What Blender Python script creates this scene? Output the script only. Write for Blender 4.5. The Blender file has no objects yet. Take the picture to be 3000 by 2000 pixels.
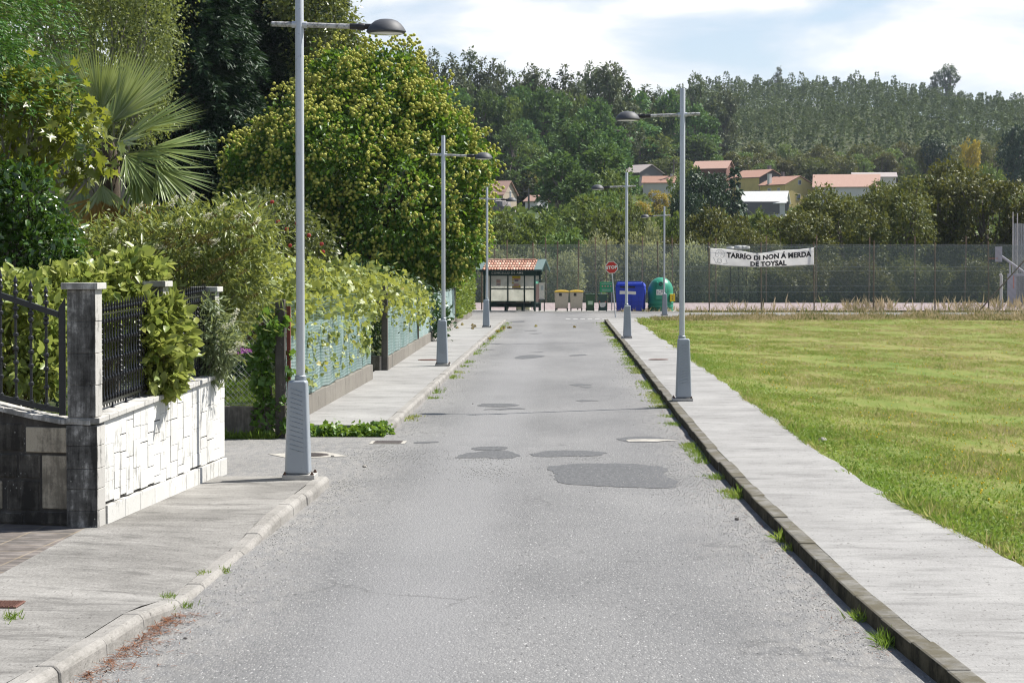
import bpy, bmesh, math, random
import numpy as np
from mathutils import Vector, Matrix, Euler
C = bpy.context.scene.collection
PI = math.pi
rad = math.radians
random.seed(7)
RNG = np.random.default_rng(11)

# ------------------------------------------------------------------ camera
FPX, CX, CY = 6383.0, 1500.0, 1000.0
HZ, VX = 784.0, 1652.0
EYE = 2.52
PITCH = math.atan((CY - HZ) / FPX)
YAW = math.atan((VX - CX) / FPX * math.cos(PITCH))
CAMM = Euler((PI / 2 - PITCH, 0, YAW), 'XYZ').to_matrix()

def ray(px, py):
    return CAMM @ Vector(((px - CX) / FPX, -(py - CY) / FPX, -1.0))

def atY(px, py, Y):
    r = ray(px, py)
    return Vector((r.x / r.y * Y, Y, EYE + r.z / r.y * Y))

def gnd(px, py, z=0.0):
    r = ray(px, py)
    t = (z - EYE) / r.z
    return Vector((r.x * t, r.y * t, z))

def m_per_px(Y):
    return Y / FPX

# ------------------------------------------------------------------ objects
def link(o, parent=None):
    C.objects.link(o)
    if parent is not None:
        o.parent = parent
    return o

def tag(o, label=None, cat=None, group=None, kind=None):
    if label: o['label'] = label
    if cat: o['category'] = cat
    if group: o['group'] = group
    if kind: o['kind'] = kind
    return o

def empty(name, loc=(0, 0, 0), rz=0.0, label=None, cat=None, group=None):
    o = bpy.data.objects.new(name, None)
    o.empty_display_size = 0.2
    o.location = loc
    o.rotation_euler = (0, 0, rz)
    link(o)
    return tag(o, label, cat, group)

def copy_tree(o, parent=None):
    c = o.copy()
    C.objects.link(c)
    if parent is not None:
        c.parent = parent
    for ch in [k for k in o.children]:
        copy_tree(ch, c)
    return c

def dup(o, loc, rz=None, label=None, group=None, scale=None):
    c = copy_tree(o)
    c.location = loc
    if rz is not None: c.rotation_euler = (0, 0, rz)
    if scale is not None: c.scale = scale
    if label: c['label'] = label
    if group: c['group'] = group
    return c

class MB:
    """collects polygons for ONE mesh object"""
    def __init__(s):
        s.v, s.f, s.m = [], [], Matrix.Identity(4)
    def add(s, vs, fs):
        b = len(s.v)
        s.v += [tuple(s.m @ Vector(p)) for p in vs]
        s.f += [tuple(b + i for i in f) for f in fs]
    def box(s, x0, x1, y0, y1, z0, z1):
        s.add([(x0,y0,z0),(x1,y0,z0),(x1,y1,z0),(x0,y1,z0),(x0,y0,z1),(x1,y0,z1),(x1,y1,z1),(x0,y1,z1)],
              [(0,3,2,1),(4,5,6,7),(0,1,5,4),(1,2,6,5),(2,3,7,6),(3,0,4,7)])
    def cbox(s, c, size, rz=0.0, rx=0.0, ry=0.0):
        old = s.m
        s.m = old @ Matrix.Translation(c) @ Euler((rx, ry, rz)).to_matrix().to_4x4()
        a, b, d = size[0]/2, size[1]/2, size[2]/2
        s.box(-a, a, -b, b, -d, d)
        s.m = old
    def taper(s, c, b, t, h):
        bx, by = b; tx, ty = t
        x, y, z = c
        s.add([(x-bx,y-by,z),(x+bx,y-by,z),(x+bx,y+by,z),(x-bx,y+by,z),(x-tx,y-ty,z+h),(x+tx,y-ty,z+h),(x+tx,y+ty,z+h),(x-tx,y+ty,z+h)],
              [(0,3,2,1),(4,5,6,7),(0,1,5,4),(1,2,6,5),(2,3,7,6),(3,0,4,7)])
    def prism(s, poly, z0, z1):
        n = len(poly)
        s.add([(p[0],p[1],z0) for p in poly] + [(p[0],p[1],z1) for p in poly],
              [tuple(range(n-1,-1,-1)), tuple(range(n,2*n))] + [(i,(i+1)%n,n+(i+1)%n,n+i) for i in range(n)])
    def tube(s, path, r, seg=8, cap=True):
        P = [Vector(p) for p in path]
        R = r if isinstance(r, (list, tuple)) else [r]*len(P)
        vs, fs = [], []
        u = None
        for i, p in enumerate(P):
            d = (P[min(i+1,len(P)-1)] - P[max(i-1,0)])
            if d.length < 1e-9: d = Vector((0,0,1))
            d.normalize()
            if u is None:
                u = d.orthogonal().normalized()
            else:
                u = (u - d*u.dot(d))
                u = u.normalized() if u.length > 1e-6 else d.orthogonal().normalized()
            w = d.cross(u)
            for k in range(seg):
                a = 2*PI*k/seg
                vs.append(p + (u*math.cos(a) + w*math.sin(a))*R[i])
        for i in range(len(P)-1):
            for k in range(seg):
                fs.append((i*seg+k, i*seg+(k+1)%seg, (i+1)*seg+(k+1)%seg, (i+1)*seg+k))
        if cap:
            fs.append(tuple(range(seg-1,-1,-1)))
            fs.append(tuple(range((len(P)-1)*seg, len(P)*seg)))
        s.add(vs, fs)
    def lathe(s, prof, seg=24, c=(0,0,0), sx=1.0, sy=1.0):
        vs, fs = [], []
        for r, z in prof:
            for k in range(seg):
                a = 2*PI*k/seg
                vs.append((c[0]+r*math.cos(a)*sx, c[1]+r*math.sin(a)*sy, c[2]+z))
        for i in range(len(prof)-1):
            for k in range(seg):
                fs.append((i*seg+k, i*seg+(k+1)%seg, (i+1)*seg+(k+1)%seg, (i+1)*seg+k))
        if prof[0][0] > 1e-5: fs.append(tuple(range(seg-1,-1,-1)))
        if prof[-1][0] > 1e-5: fs.append(tuple(range((len(prof)-1)*seg, len(prof)*seg)))
        s.add(vs, fs)
    def poly(s, pts):
        s.add(pts, [tuple(range(len(pts)))])
    def grid(s, fn, nu, nv):
        vs = [fn(i/nu, j/nv) for j in range(nv+1) for i in range(nu+1)]
        w = nu+1
        s.add(vs, [(j*w+i, j*w+i+1, (j+1)*w+i+1, (j+1)*w+i) for j in range(nv) for i in range(nu)])
    def build(s, name, mat, parent=None, bevel=0.0, smooth=False, seg=2, solid=0.0):
        me = bpy.data.meshes.new(name)
        me.from_pydata(s.v, [], s.f)
        me.update()
        if mat: me.materials.append(mat)
        if smooth:
            me.shade_smooth()
            try: me.set_sharp_from_angle(angle=rad(40))
            except Exception: pass
        o = link(bpy.data.objects.new(name, me), parent)
        if solid:
            md = o.modifiers.new('s', 'SOLIDIFY'); md.thickness = solid; md.offset = 0
        if bevel:
            md = o.modifiers.new('b', 'BEVEL'); md.width = bevel; md.segments = seg; md.limit_method = 'ANGLE'
        return o

class LB:
    """collects many copies of a small triangle template (leaves, blades) for ONE mesh object"""
    def __init__(s):
        s.V, s.F, s.R, s.n = [], [], [], 0
    def raw(s, V, F, R):
        s.V.append(V.astype(np.float32)); s.F.append((F + s.n).astype(np.int32)); s.R.append(R.astype(np.float32)); s.n += len(V)
    def scatter(s, tmpl, pos, d, n, size, rnd=None):
        tv, tf = tmpl
        N, K = len(pos), len(tv)
        if N == 0: return
        d = d / (np.linalg.norm(d, axis=1, keepdims=True) + 1e-9)
        n = n - (n*d).sum(1, keepdims=True)*d
        n = n / (np.linalg.norm(n, axis=1, keepdims=True) + 1e-9)
        x = np.cross(d, n)
        sz = np.asarray(size, float)
        if sz.ndim == 1: sz = np.repeat(sz[:,None], 3, 1)
        lv = tv[None]*sz[:,None,:]
        V = pos[:,None,:] + lv[:,:,0:1]*x[:,None,:] + lv[:,:,1:2]*d[:,None,:] + lv[:,:,2:3]*n[:,None,:]
        F = tf[None] + (np.arange(N)*K)[:,None,None]
        if rnd is None: rnd = RNG.random(N)
        s.raw(V.reshape(-1,3), F.reshape(-1,3), np.repeat(rnd, len(tf)))
    def build(s, name, mat, parent=None):
        V = np.concatenate(s.V); F = np.concatenate(s.F); R = np.concatenate(s.R)
        me = bpy.data.meshes.new(name)
        me.vertices.add(len(V)); me.vertices.foreach_set('co', V.ravel())
        me.loops.add(F.size); me.loops.foreach_set('vertex_index', F.ravel())
        me.polygons.add(len(F)); me.polygons.foreach_set('loop_start', np.arange(0, F.size, 3, dtype=np.int32))
        a = me.attributes.new('rnd', 'FLOAT', 'FACE'); a.data.foreach_set('value', R)
        me.update(calc_edges=True)
        me.materials.append(mat)
        return link(bpy.data.objects.new(name, me), parent)

def T(v, f): return (np.array(v, float), np.array(f, int))
DIAMOND = T([(0,0,0),(-.27,.45,.07),(0,1,-.03),(.27,.45,.07)], [(0,2,1),(0,3,2)])
NARROW = T([(0,0,0),(-.12,.4,.03),(0,1,-.08),(.12,.4,.03)], [(0,2,1),(0,3,2)])
OVATE = T([(0,0,0),(0,.5,-.05),(0,1,-.12),(-.27,.3,.04),(-.2,.7,.0),(.27,.3,.04),(.2,.7,.0)],
          [(0,1,3),(3,1,4),(4,1,2),(0,5,1),(5,6,1),(6,2,1)])
CARD = T([(-.5,0,0),(.5,0,.1),(.45,.9,0),(-.4,1,.12),(0,.5,-.12)], [(0,1,4),(1,2,4),(2,3,4),(3,0,4)])
def _fan(rs):
    n = len(rs); v = [(0,.42,-.05)]
    for i, r in enumerate(rs):
        a = -PI/2 + 2*PI*i/n
        v.append((r*math.cos(a), .42 + r*math.sin(a), .05*math.sin(3*a)))
    return T(v, [(0, 1+i, 1+(i+1)%n) for i in range(n)])
VINE = _fan([.18,.5,.42,.58,.42,.62,.42,.58,.42,.5])
FIG = _fan([.4,.3,.5,.26,.55,.26,.62,.26,.55,.26,.5,.3])
BLADE = T([(-.5,0,0),(.5,0,0),(.12,.6,.12),(0,1,.35)], [(0,1,2),(0,2,3)])

def rdir(n): 
    d = RNG.normal(size=(n,3)); return d/np.linalg.norm(d, axis=1, keepdims=True)

def lobe_pts(L, n, fill=.55, under=1.0):
    L = np.asarray(L, float)
    w = (L[:,3]*L[:,4]*L[:,5])**(2/3); w /= w.sum()
    out_p, out_n = [], []
    got = 0
    while got < n:
        k = RNG.choice(len(L), size=n, p=w)
        u = rdir(n)
        r = fill + (1-fill)*np.sqrt(RNG.random(n))
        p = L[k,:3] + u*r[:,None]*L[k,3:6]
        nn = u/L[k,3:6]; nn /= np.linalg.norm(nn, axis=1, keepdims=True)
        q = (((p[:,None,:]-L[None,:,:3])/L[None,:,3:6])**2).sum(2)
        q[np.arange(n), k] = 9
        ok = q.min(1) > .5
        if under < 1: ok &= (nn[:,2] > -.55) | (RNG.random(n) < under)
        out_p.append(p[ok]); out_n.append(nn[ok]); got += ok.sum()
        if ok.sum() == 0: break
    return np.concatenate(out_p)[:n], np.concatenate(out_n)[:n]

def foliage(lb, L, nclump, nleaf, sig, size, tmpl=DIAMOND, fill=.55, out=.7, droop=.25, jit=.8, upn=.6, svar=.35, crnd=.5, under=1.0, outn=.35):
    """leaf clumps spread through lobes; returns clump centres and outward directions"""
    P, Nn = lobe_pts(L, nclump, fill, under)
    k = np.repeat(np.arange(len(P)), nleaf)
    p = P[k] + RNG.normal(size=(len(k),3))*np.array(sig)*RNG.uniform(.5,1.2,(len(k),1))
    o = Nn[k]
    d = o*out + rdir(len(k))*jit + np.array([0,0,-droop])
    n = np.array([0,0,1.0])*upn + rdir(len(k))*.75 + o*outn
    sz = size*(1 + svar*RNG.normal(size=len(k)).clip(-1.6,1.8))
    cr = RNG.random(len(P))
    lb.scatter(tmpl, p, d, n, sz, (crnd*cr[k] + (1-crnd)*RNG.random(len(k))))
    return P, Nn

def limbs(mb, base, fork, targets, r0, seg=6, n=5, sag=0.0):
    base, fork = Vector(base), Vector(fork)
    h = (fork-base).length
    mb.tube([base, base.lerp(fork,.06), base.lerp(fork,.35)+Vector((random.uniform(-.03,.03)*h,0,0)), base.lerp(fork,.7)+Vector((random.uniform(-.03,.03)*h,0,0)), fork],
            [r0*1.35, r0*1.05, r0*.9, r0*.75, r0*.6], seg+2)
    for t in targets:
        t = Vector(t)
        s = base.lerp(fork, random.uniform(.6,1.0))
        pts = []
        for i in range(n+1):
            f = i/n
            p = s.lerp(t, f) + Vector((random.uniform(-1,1), random.uniform(-1,1), random.uniform(-1,1)))*.035*(t-s).length*(1 if 0<i<n else 0)
            p.z += math.sin(f*PI)*.08*(t-s).length
            pts.append(p)
        mb.tube(pts, [r0*.45*(1-.85*i/n)+.004 for i in range(n+1)], seg, cap=False)

# ------------------------------------------------------------------ node materials
class NM:
    def __init__(s, name):
        s.mat = bpy.data.materials.new(name); s.mat.use_nodes = True
        s.nt = s.mat.node_tree; s.nt.nodes.clear()
        s._pos = None
    def n(s, typ, inp=None, **props):
        nd = s.nt.nodes.new('ShaderNode'+typ)
        for k, v in props.items(): setattr(nd, k, v)
        for k, v in (inp or {}).items():
            sk = nd.inputs[k]
            if isinstance(v, bpy.types.NodeSocket): s.nt.links.new(v, sk)
            elif isinstance(v, bpy.types.Node): s.nt.links.new(v.outputs[0], sk)
            else:
                if sk.type == 'RGBA' and len(v) == 3: v = (*v, 1)
                sk.default_value = v
        return nd
    def pos(s):
        if s._pos is None: s._pos = s.n('NewGeometry').outputs['Position']
        return s._pos
    def obj(s): return s.n('TexCoord').outputs['Object']
    def scale(s, v, sc, rot=(0,0,0)): return s.n('Mapping', {'Vector': v, 'Scale': sc, 'Rotation': rot}).outputs[0]
    def noise(s, sc, v=None, det=4, rough=.55, dist=0.0):
        return s.n('TexNoise', {'Vector': v if v is not None else s.pos(), 'Scale': sc, 'Detail': det, 'Roughness': rough, 'Distortion': dist}).outputs['Fac']
    def vor(s, sc, v=None, feature='F1', out='Distance'):
        return s.n('TexVoronoi', {'Vector': v if v is not None else s.pos(), 'Scale': sc}, feature=feature).outputs[out]
    def ramp(s, f, stops, interp='LINEAR'):
        r = s.n('ValToRGB', {'Fac': f}); cr = r.color_ramp; cr.interpolation = interp
        while len(cr.elements) < len(stops): cr.elements.new(.5)
        for e, (p, c) in zip(cr.elements, stops):
            e.position = p; e.color = (c, c, c, 1) if isinstance(c, (int, float)) else (*c, 1)
        return r.outputs[0]
    def mix(s, f, a, b, mode='MIX'):
        nd = s.n('Mix', None, data_type='RGBA', blend_type=mode)
        for i, v in ((0, f), (6, a), (7, b)):
            sk = nd.inputs[i]
            if isinstance(v, bpy.types.NodeSocket): s.nt.links.new(v, sk)
            else: sk.default_value = v if i == 0 else (*v, 1)
        return nd.outputs[2]
    def math(s, op, a, b=0.0, c=0.0):
        nd = s.n('Math', None, operation=op)
        for i, v in enumerate((a, b, c)):
            if isinstance(v, bpy.types.NodeSocket): s.nt.links.new(v, nd.inputs[i])
            else: nd.inputs[i].default_value = v
        return nd.outputs[0]
    def sep(s, v): return s.n('SeparateXYZ', {0: v}).outputs
    def bump(s, h, st=.5, dist=.02): return s.n('Bump', {'Height': h, 'Strength': st, 'Distance': dist}).outputs[0]
    def pbr(s, col, rough=.6, metal=0.0, spec=.4, normal=None, **kw):
        i = {'Base Color': col, 'Roughness': rough, 'Metallic': metal, 'Specular IOR Level': spec}
        if normal is not None: i['Normal'] = normal
        i.update(kw)
        return s.n('BsdfPrincipled', i).outputs[0]
    def out(s, sh):
        s.n('OutputMaterial', {'Surface': sh}); return s.mat

def m_plain(name, col, rough=.5, metal=0.0, var=.12, sc=6.0, spec=.4, dirt=0.0, bump=0.0, grime=(.06,.055,.045)):
    m = NM(name); p = m.obj()
    f = m.noise(sc, p, 5)
    c = m.mix(f, tuple(x*(1-var) for x in col), tuple(min(1, x*(1+var)) for x in col))
    if dirt:
        g = m.ramp(m.noise(sc*2.3, p, 6, .65), [(.45, 0.0), (.75, dirt)])
        c = m.mix(g, c, grime)
    nb = m.bump(m.noise(sc*6, p, 4), bump, .01) if bump else None
    return m.out(m.pbr(c, rough, metal, spec, nb))

def m_leaf(name, c1, c2, rough=.45, tr=.35, spec=.35, c3=None, nsc=0.6, tcol=None, obvar=.25):
    m = NM(name)
    r = m.n('Attribute', None, attribute_name='rnd').outputs['Fac']
    stops = [(.0, c1), (.75, c2)] + ([(.93, c2), (1.0, c3)] if c3 else [])
    c = m.ramp(r, stops)
    nz = m.noise(nsc, m.pos(), 2)
    c = m.mix(m.ramp(nz, [(.3, 0.0), (.7, .6)]), c, tuple((a*.55+b*.45) for a, b in zip(c1, c2)))
    if obvar:
        oi = m.n('ObjectInfo').outputs['Random']
        h = m.n('HueSaturation', {'Hue': m.math('MULTIPLY_ADD', oi, .035*obvar*4, .5-.0175*obvar*4), 'Value': m.math('MULTIPLY_ADD', oi, obvar*2, 1-obvar), 'Color': c})
        c = h.outputs[0]
    s1 = m.pbr(c, rough, 0, spec)
    t = m.n('BsdfTranslucent', {'Color': m.mix(.5, c, tcol or tuple(min(1, a*k) for a, k in zip(c2, (2.0,1.8,.8))))}).outputs[0]
    return m.out(m.n('MixShader', {0: tr, 1: s1, 2: t}).outputs[0])
# ------------------------------------------------------------------ light, sky, render settings
SUN_EL, SUN_AZ = rad(53), rad(60)
SUNV = Vector((math.cos(SUN_EL)*math.sin(SUN_AZ), math.cos(SUN_EL)*math.cos(SUN_AZ), math.sin(SUN_EL)))
sc = bpy.context.scene
cam_d = bpy.data.cameras.new('camera'); cam = link(bpy.data.objects.new('camera', cam_d))
cam.location = (0, 0, EYE); cam.rotation_euler = (PI/2 - PITCH, 0, YAW)
cam_d.sensor_fit = 'HORIZONTAL'; cam_d.sensor_width = 23.5; cam_d.lens = 23.5*FPX/3000
cam_d.clip_end = 6000; cam_d.clip_start = 0.5
cam_d.dof.use_dof = False; cam_d.dof.focus_distance = 34; cam_d.dof.aperture_fstop = 8
sc.camera = cam
sl = bpy.data.lights.new('sun', 'SUN'); sl.energy = 5.0; sl.angle = rad(.53); sl.color = (1, .955, .88)
so = link(bpy.data.objects.new('sun', sl)); so.location = (30, 20, 60)
so.rotation_euler = SUNV.to_track_quat('Z', 'Y').to_euler()

w = bpy.data.worlds.new('World'); sc.world = w; w.use_nodes = True
nt = w.node_tree; nt.nodes.clear()
def wn(t, **k):
    n_ = nt.nodes.new('ShaderNode'+t)
    for a, b in k.items(): setattr(n_, a, b)
    return n_
sky = wn('TexSky', sky_type='NISHITA', sun_disc=False, sun_elevation=SUN_EL, sun_rotation=SUN_AZ, altitude=300, air_density=1.0, dust_density=.6, ozone_density=1.3)
tc = wn('TexCoord'); mp = wn('Mapping'); mp.inputs['Scale'].default_value = (5.0, 5.0, 14); mp.inputs['Location'].default_value = (3.1, .4, 1.2)
nz = wn('TexNoise'); nz.inputs['Scale'].default_value = 1.9; nz.inputs['Detail'].default_value = 7; nz.inputs['Roughness'].default_value = .52; nz.inputs['Distortion'].default_value = .35
rp = wn('ValToRGB'); rp.color_ramp.elements[0].position = .39; rp.color_ramp.elements[1].position = .60
rp.color_ramp.elements[0].color = (.45, .45, .45, 1)
cl = wn('ValToRGB'); cl.color_ramp.elements[0].position = .40; cl.color_ramp.elements[1].position = .60
cl.color_ramp.elements[0].color = (.60, .67, .79, 1); cl.color_ramp.elements[1].color = (1.0, 1.0, 1.0, 1)
b1 = wn('Background'); b1.inputs['Strength'].default_value = .07
b2 = wn('Background'); b2.inputs['Strength'].default_value = .57
mx = wn('MixShader'); wo = wn('OutputWorld')
L_ = nt.links.new
L_(tc.outputs['Generated'], mp.inputs['Vector']); L_(mp.outputs[0], nz.inputs['Vector'])
L_(nz.outputs['Fac'], rp.inputs[0]); L_(nz.outputs['Fac'], cl.inputs[0])
sxyz = wn('SeparateXYZ'); L_(tc.outputs['Generated'], sxyz.inputs[0])
mr = wn('MapRange'); mr.inputs['From Min'].default_value = .22; mr.inputs['From Max'].default_value = .50; mr.inputs['To Min'].default_value = 1; mr.inputs['To Max'].default_value = .12; L_(sxyz.outputs['Z'], mr.inputs['Value'])
mm = wn('Math', operation='MULTIPLY'); L_(rp.outputs[0], mm.inputs[0]); L_(mr.outputs[0], mm.inputs[1])
L_(sky.outputs[0], b1.inputs['Color']); L_(cl.outputs[0], b2.inputs['Color'])
L_(mm.outputs[0], mx.inputs[0]); L_(b1.outputs[0], mx.inputs[1]); L_(b2.outputs[0], mx.inputs[2]); L_(mx.outputs[0], wo.inputs['Surface'])

sc.view_settings.view_transform = 'Standard'; sc.view_settings.look = 'None'
sc.view_settings.exposure = 0.98; sc.view_settings.gamma = 1.0
cy = sc.cycles
cy.max_bounces = 7; cy.diffuse_bounces = 3; cy.glossy_bounces = 2; cy.transmission_bounces = 4; cy.transparent_max_bounces = 24; cy.volume_bounces = 0
cy.caustics_reflective = False; cy.caustics_refractive = False
cy.use_denoising = True; cy.filter_width = 1.15; cy.sample_clamp_indirect = 6

# ------------------------------------------------------------------ terrain
def lerp_tab(t, x):
    return np.interp(x, [a for a, _ in t], [b for _, b in t])
TL = [(0,-.05),(158,-.05),(175,-1.0),(230,0),(300,3),(360,7),(430,12),(450,14),(475,21),(500,26),(540,29),(640,29),(900,40),(1300,50),(1900,50)]
TR = [(0,-.05),(158,-.05),(180,-1.5),(260,-1),(330,3),(420,9.5),(470,13),(520,15.5),(560,19),(640,25),(720,34),(1180,88),(1300,90),(1900,80)]
CREST = [(-2500,20),(1000,18),(1500,30),(1800,70),(1950,86),(2150,90),(2550,90),(2750,84),(3000,76),(3400,58),(5500,40)]
def ground_z(x, y):
    x = np.asarray(x, float); y = np.asarray(y, float)
    px = x/np.maximum(y, 20)*FPX + VX
    zl, zr = lerp_tab(TL, y), lerp_tab(TR, y)
    far = np.clip((y-640)/540, 0, 1)
    zr = zr*(1-far) + far*(lerp_tab(CREST, px))*np.clip(zr/90, 0, 1)
    f = np.clip((px-1650)/400, 0, 1); f = f*f*(3-2*f)
    z = zl*(1-f) + zr*f
    bump = (np.sin(x*.05+y*.021)*.6 + np.sin(x*.017-y*.034+2)*1.1)*np.clip((y-200)/200, 0, 1)
    return z + bump
xs = np.concatenate([np.arange(-900,-160,40), np.arange(-160,260,10), np.arange(260,940,40)])
ys = np.concatenate([np.arange(-60,150,15), np.arange(150,700,12), np.arange(700,1840,30)])
gx, gy = np.meshgrid(xs, ys)
gz = ground_z(gx, gy)
mb = MB(); nx, ny = len(xs), len(ys)
mb.v = [tuple(p) for p in np.stack([gx, gy, gz], -1).reshape(-1,3)]
mb.f = [(j*nx+i, j*nx+i+1, (j+1)*nx+i+1, (j+1)*nx+i) for j in range(ny-1) for i in range(nx-1)]
m = NM('terrain_soil')
c = m.mix(m.ramp(m.noise(.35), [(.35,0),(.65,1)]), (.035,.05,.016), (.07,.07,.032))
c = m.mix(m.ramp(m.noise(3, det=6), [(.45,0),(.7,.7)]), c, (.03,.045,.015))
tag(mb.build('ground', m.out(m.pbr(c, .95, 0, .1)), smooth=True), 'rough green and brown terrain rising to the wooded hills', kind='structure')

# ------------------------------------------------------------------ road
m = NM('asphalt')
p = m.pos(); st = m.scale(p, (1, .3, 1))
sp = m.sep(p)
big = m.noise(.35, m.scale(p, (1, .35, 1)), 5, .6)
fine = m.noise(26, st, 4, .8)
grit = m.vor(60, st)
f = m.math('ADD', m.math('MULTIPLY_ADD', big, .8, -.1), m.math('MULTIPLY', fine, .5))
c = m.ramp(f, [(.34, (.088,.089,.091)), (.55, (.138,.138,.139)), (.8, (.195,.194,.192))])
c = m.mix(m.ramp(grit, [(.12,.6),(.34,0)]), c, (.31,.305,.295))
c = m.mix(m.ramp(m.noise(34, st, 2, .6), [(.6,0),(.72,.75)]), c, (.045,.045,.045))
c = m.mix(m.ramp(m.noise(45, st, 2, .6), [(.62,0),(.72,.8)]), c, (.42,.415,.41))
# pale dusty margins and polished wheel bands
edge = m.ramp(m.math('ABSOLUTE', m.math('ADD', sp[0], .4)), [(1.3,0),(1.0,0)])
e1 = m.math('SMOOTH_MIN', m.math('ABSOLUTE', m.math('ADD', sp[0], 1.15)), 3, .1)
band = m.n('MapRange', {'Value': e1, 'From Min': .25, 'From Max': .75, 'To Min': .5, 'To Max': 0.0}).outputs[0]
c = m.mix(band, c, (.19,.19,.193))
e2 = m.math('ABSOLUTE', m.math('ADD', sp[0], .4))
marg = m.n('MapRange', {'Value': m.math('ADD', e2, m.math('MULTIPLY', m.noise(.8), .9)), 'From Min': 1.95, 'From Max': 2.7, 'To Min': 0, 'To Max': .45}).outputs[0]
c = m.mix(m.math('MULTIPLY', marg, m.ramp(m.noise(9, st, 6, .75), [(.4,0),(.62,1)])), c, (.28,.267,.245))
wob = m.n('VectorMath', {0: p, 1: m.n('TexNoise', {'Vector': p, 'Scale': 1.7, 'Detail': 4}).outputs['Color']}, operation='ADD').outputs[0]
ck = m.ramp(m.vor(.55, m.scale(wob,(1,.5,1)), 'DISTANCE_TO_EDGE'), [(.004,1),(.012,0)])
c = m.mix(m.math('MULTIPLY', ck, m.ramp(m.noise(.4, p, 3), [(.50,0),(.62,.4)])), c, (.06,.06,.06))
c = m.mix(m.ramp(m.noise(.55, m.scale(p,(1,.4,1)), 6, .72), [(.56,0),(.75,.4)]), c, (.085,.085,.086))
h = m.math('ADD', m.math('MULTIPLY', fine, .6), m.math('MULTIPLY', grit, .6))
ASPH = m.out(m.pbr(c, .88, 0, .25, m.bump(h, .55, .012)))
def kerbL(y): return float(np.interp(y, [-10,10,12.6,13.4,15.4,16.1,17.6,20,21.3,24.7,33,100], [-3.3,-3.2,-3.08,-3.0,-2.9,-2.82,-2.82,-2.79,-2.75,-2.70,-2.64,-2.68]))
KR = 1.89
def KRf(y): return np.interp(y, [-10,10,12.8,14.5,16.4,19.4,23.4,29,120], [2.6,2.42,2.29,2.19,2.11,2.05,1.96,1.89,1.89])
mb = MB()
ysr = [-10,5,10,12.6,13.4,15.4,16.1,17.6,20,21.3,25.0]
for a, b in zip(ysr[:-1], ysr[1:]):
    mb.poly([(kerbL(a)-.04,a,0),(float(KRf(a))+.06,a,0),(float(KRf(b))+.06,b,0),(kerbL(b)-.04,b,0)])
mb.poly([(-40,25.0,0),(kerbL(25)-.04,25.0,0),(kerbL(32)-.04,32.3,0),(-40,32.3,0)])
mb.poly([(kerbL(25)-.04,25.0,0),(KR+.04,25.0,0),(KR+.04,32.3,0),(kerbL(32)-.04,32.3,0)])
mb.poly([(kerbL(33)-.04,32.3,0),(KR+.04,32.3,0),(KR+.04,103,0),(kerbL(100)-.04,103,0)])
mb.poly([(-400,103,0),(400,103,0),(400,122.2,0),(-400,122.2,0)])
tag(mb.build('road', ASPH), 'worn grey asphalt lane running up to the main road', kind='structure')

def jag(pts, step=.12, amp=.03):
    out = []
    for i, a in enumerate(pts):
        b = pts[(i+1) % len(pts)]
        a, b = Vector(a), Vector(b)
        k = max(1, min(14, int((b-a).length/step)))
        for j in range(k):
            q = a.lerp(b, j/k)
            out.append((q.x + random.uniform(-1,1)*amp, q.y + random.uniform(-1,1)*amp*2.5, q.z))
    return out
def patch(pxs, sx, ox, oy, z, mat, name='road_patch', label=None):
    P = [gnd(ox+a/sx, oy+b/sx, z) for a, b in pxs]
    # smooth the outline
    for _ in range(1):
        P = [q for i in range(len(P)) for q in (P[i].lerp(P[(i+1)%len(P)], .2), P[i].lerp(P[(i+1)%len(P)], .8))]
    m_ = MB(); m_.poly(jag(P)); return tag(m_.build(name, mat), label, kind='structure')
m = NM('dark_asphalt'); p = m.scale(m.pos(), (1,.3,1))
c = m.ramp(m.noise(22, p, 5, .75), [(.3, (.055,.057,.060)), (.55, (.088,.090,.094)), (.78, (.14,.141,.143))])
c = m.mix(m.ramp(m.vor(55, p), [(.1,.5),(.3,0)]), c, (.25,.25,.25))
DARKA = m.out(m.pbr(c, .85, 0, .25, m.bump(m.noise(30, p, 4, .8), .5, .01)))
m = NM('pale_concrete_fill'); p = m.pos()
PALEC = m.out(m.pbr(m.ramp(m.noise(9, p, 6, .7), [(.3,(.20,.19,.17)),(.65,(.42,.40,.36))]), .9, 0, .2))
P6 = (1.96, 1050, 1150)
for pts in ([(1060,422),(1240,405),(1480,402),(1800,425),(1740,470),(1850,515),(1800,548),(1560,545),(1180,522),(1120,490),(1140,460)],
            [(990,350),(1080,332),(1300,328),(1455,342),(1380,360),(1200,366),(1000,364)],
            [(540,376),(600,350),(740,332),(880,335),(935,357),(860,378),(700,372)],
            [(650,320),(700,308),(840,308),(860,322),(760,331),(660,331)],
            [(680,72),(720,60),(900,62),(930,74),(860,80),(700,80)],
            [(680,97),(900,85),(980,92),(840,98)],
            [(1470,265),(1560,253),(1700,250),(1760,262),(1850,268),(1690,284),(1540,281)],
            [(1240,45),(1310,40),(1390,45),(1300,51)],
            [(300,287),(420,279),(480,281),(400,290)]):
    patch(pts, *P6, .004, DARKA)
patch([(1525,270),(1600,264),(1850,266),(1800,275),(1560,281)], *P6, .008, PALEC, 'concrete_patch')
P7 = (3.136, 1250, 850)
for pts in ([(795,625),(860,600),(960,592),(1090,598),(1060,615),(900,632)], [(1285,597),(1440,585),(1485,597),(1330,604)],
            [(1300,865),(1420,858),(1525,870),(1400,879)], [(1395,888),(1530,888),(1480,896)], [(870,373),(1000,365),(1020,374)],
            [(925,396),(1080,392),(1000,402)], [(760,288),(900,278),(890,296),(780,298)], [(470,540),(640,541),(600,549)], [(890,570),(1090,564),(1050,571)]):
    patch(pts, *P7, .004, DARKA)

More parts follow.
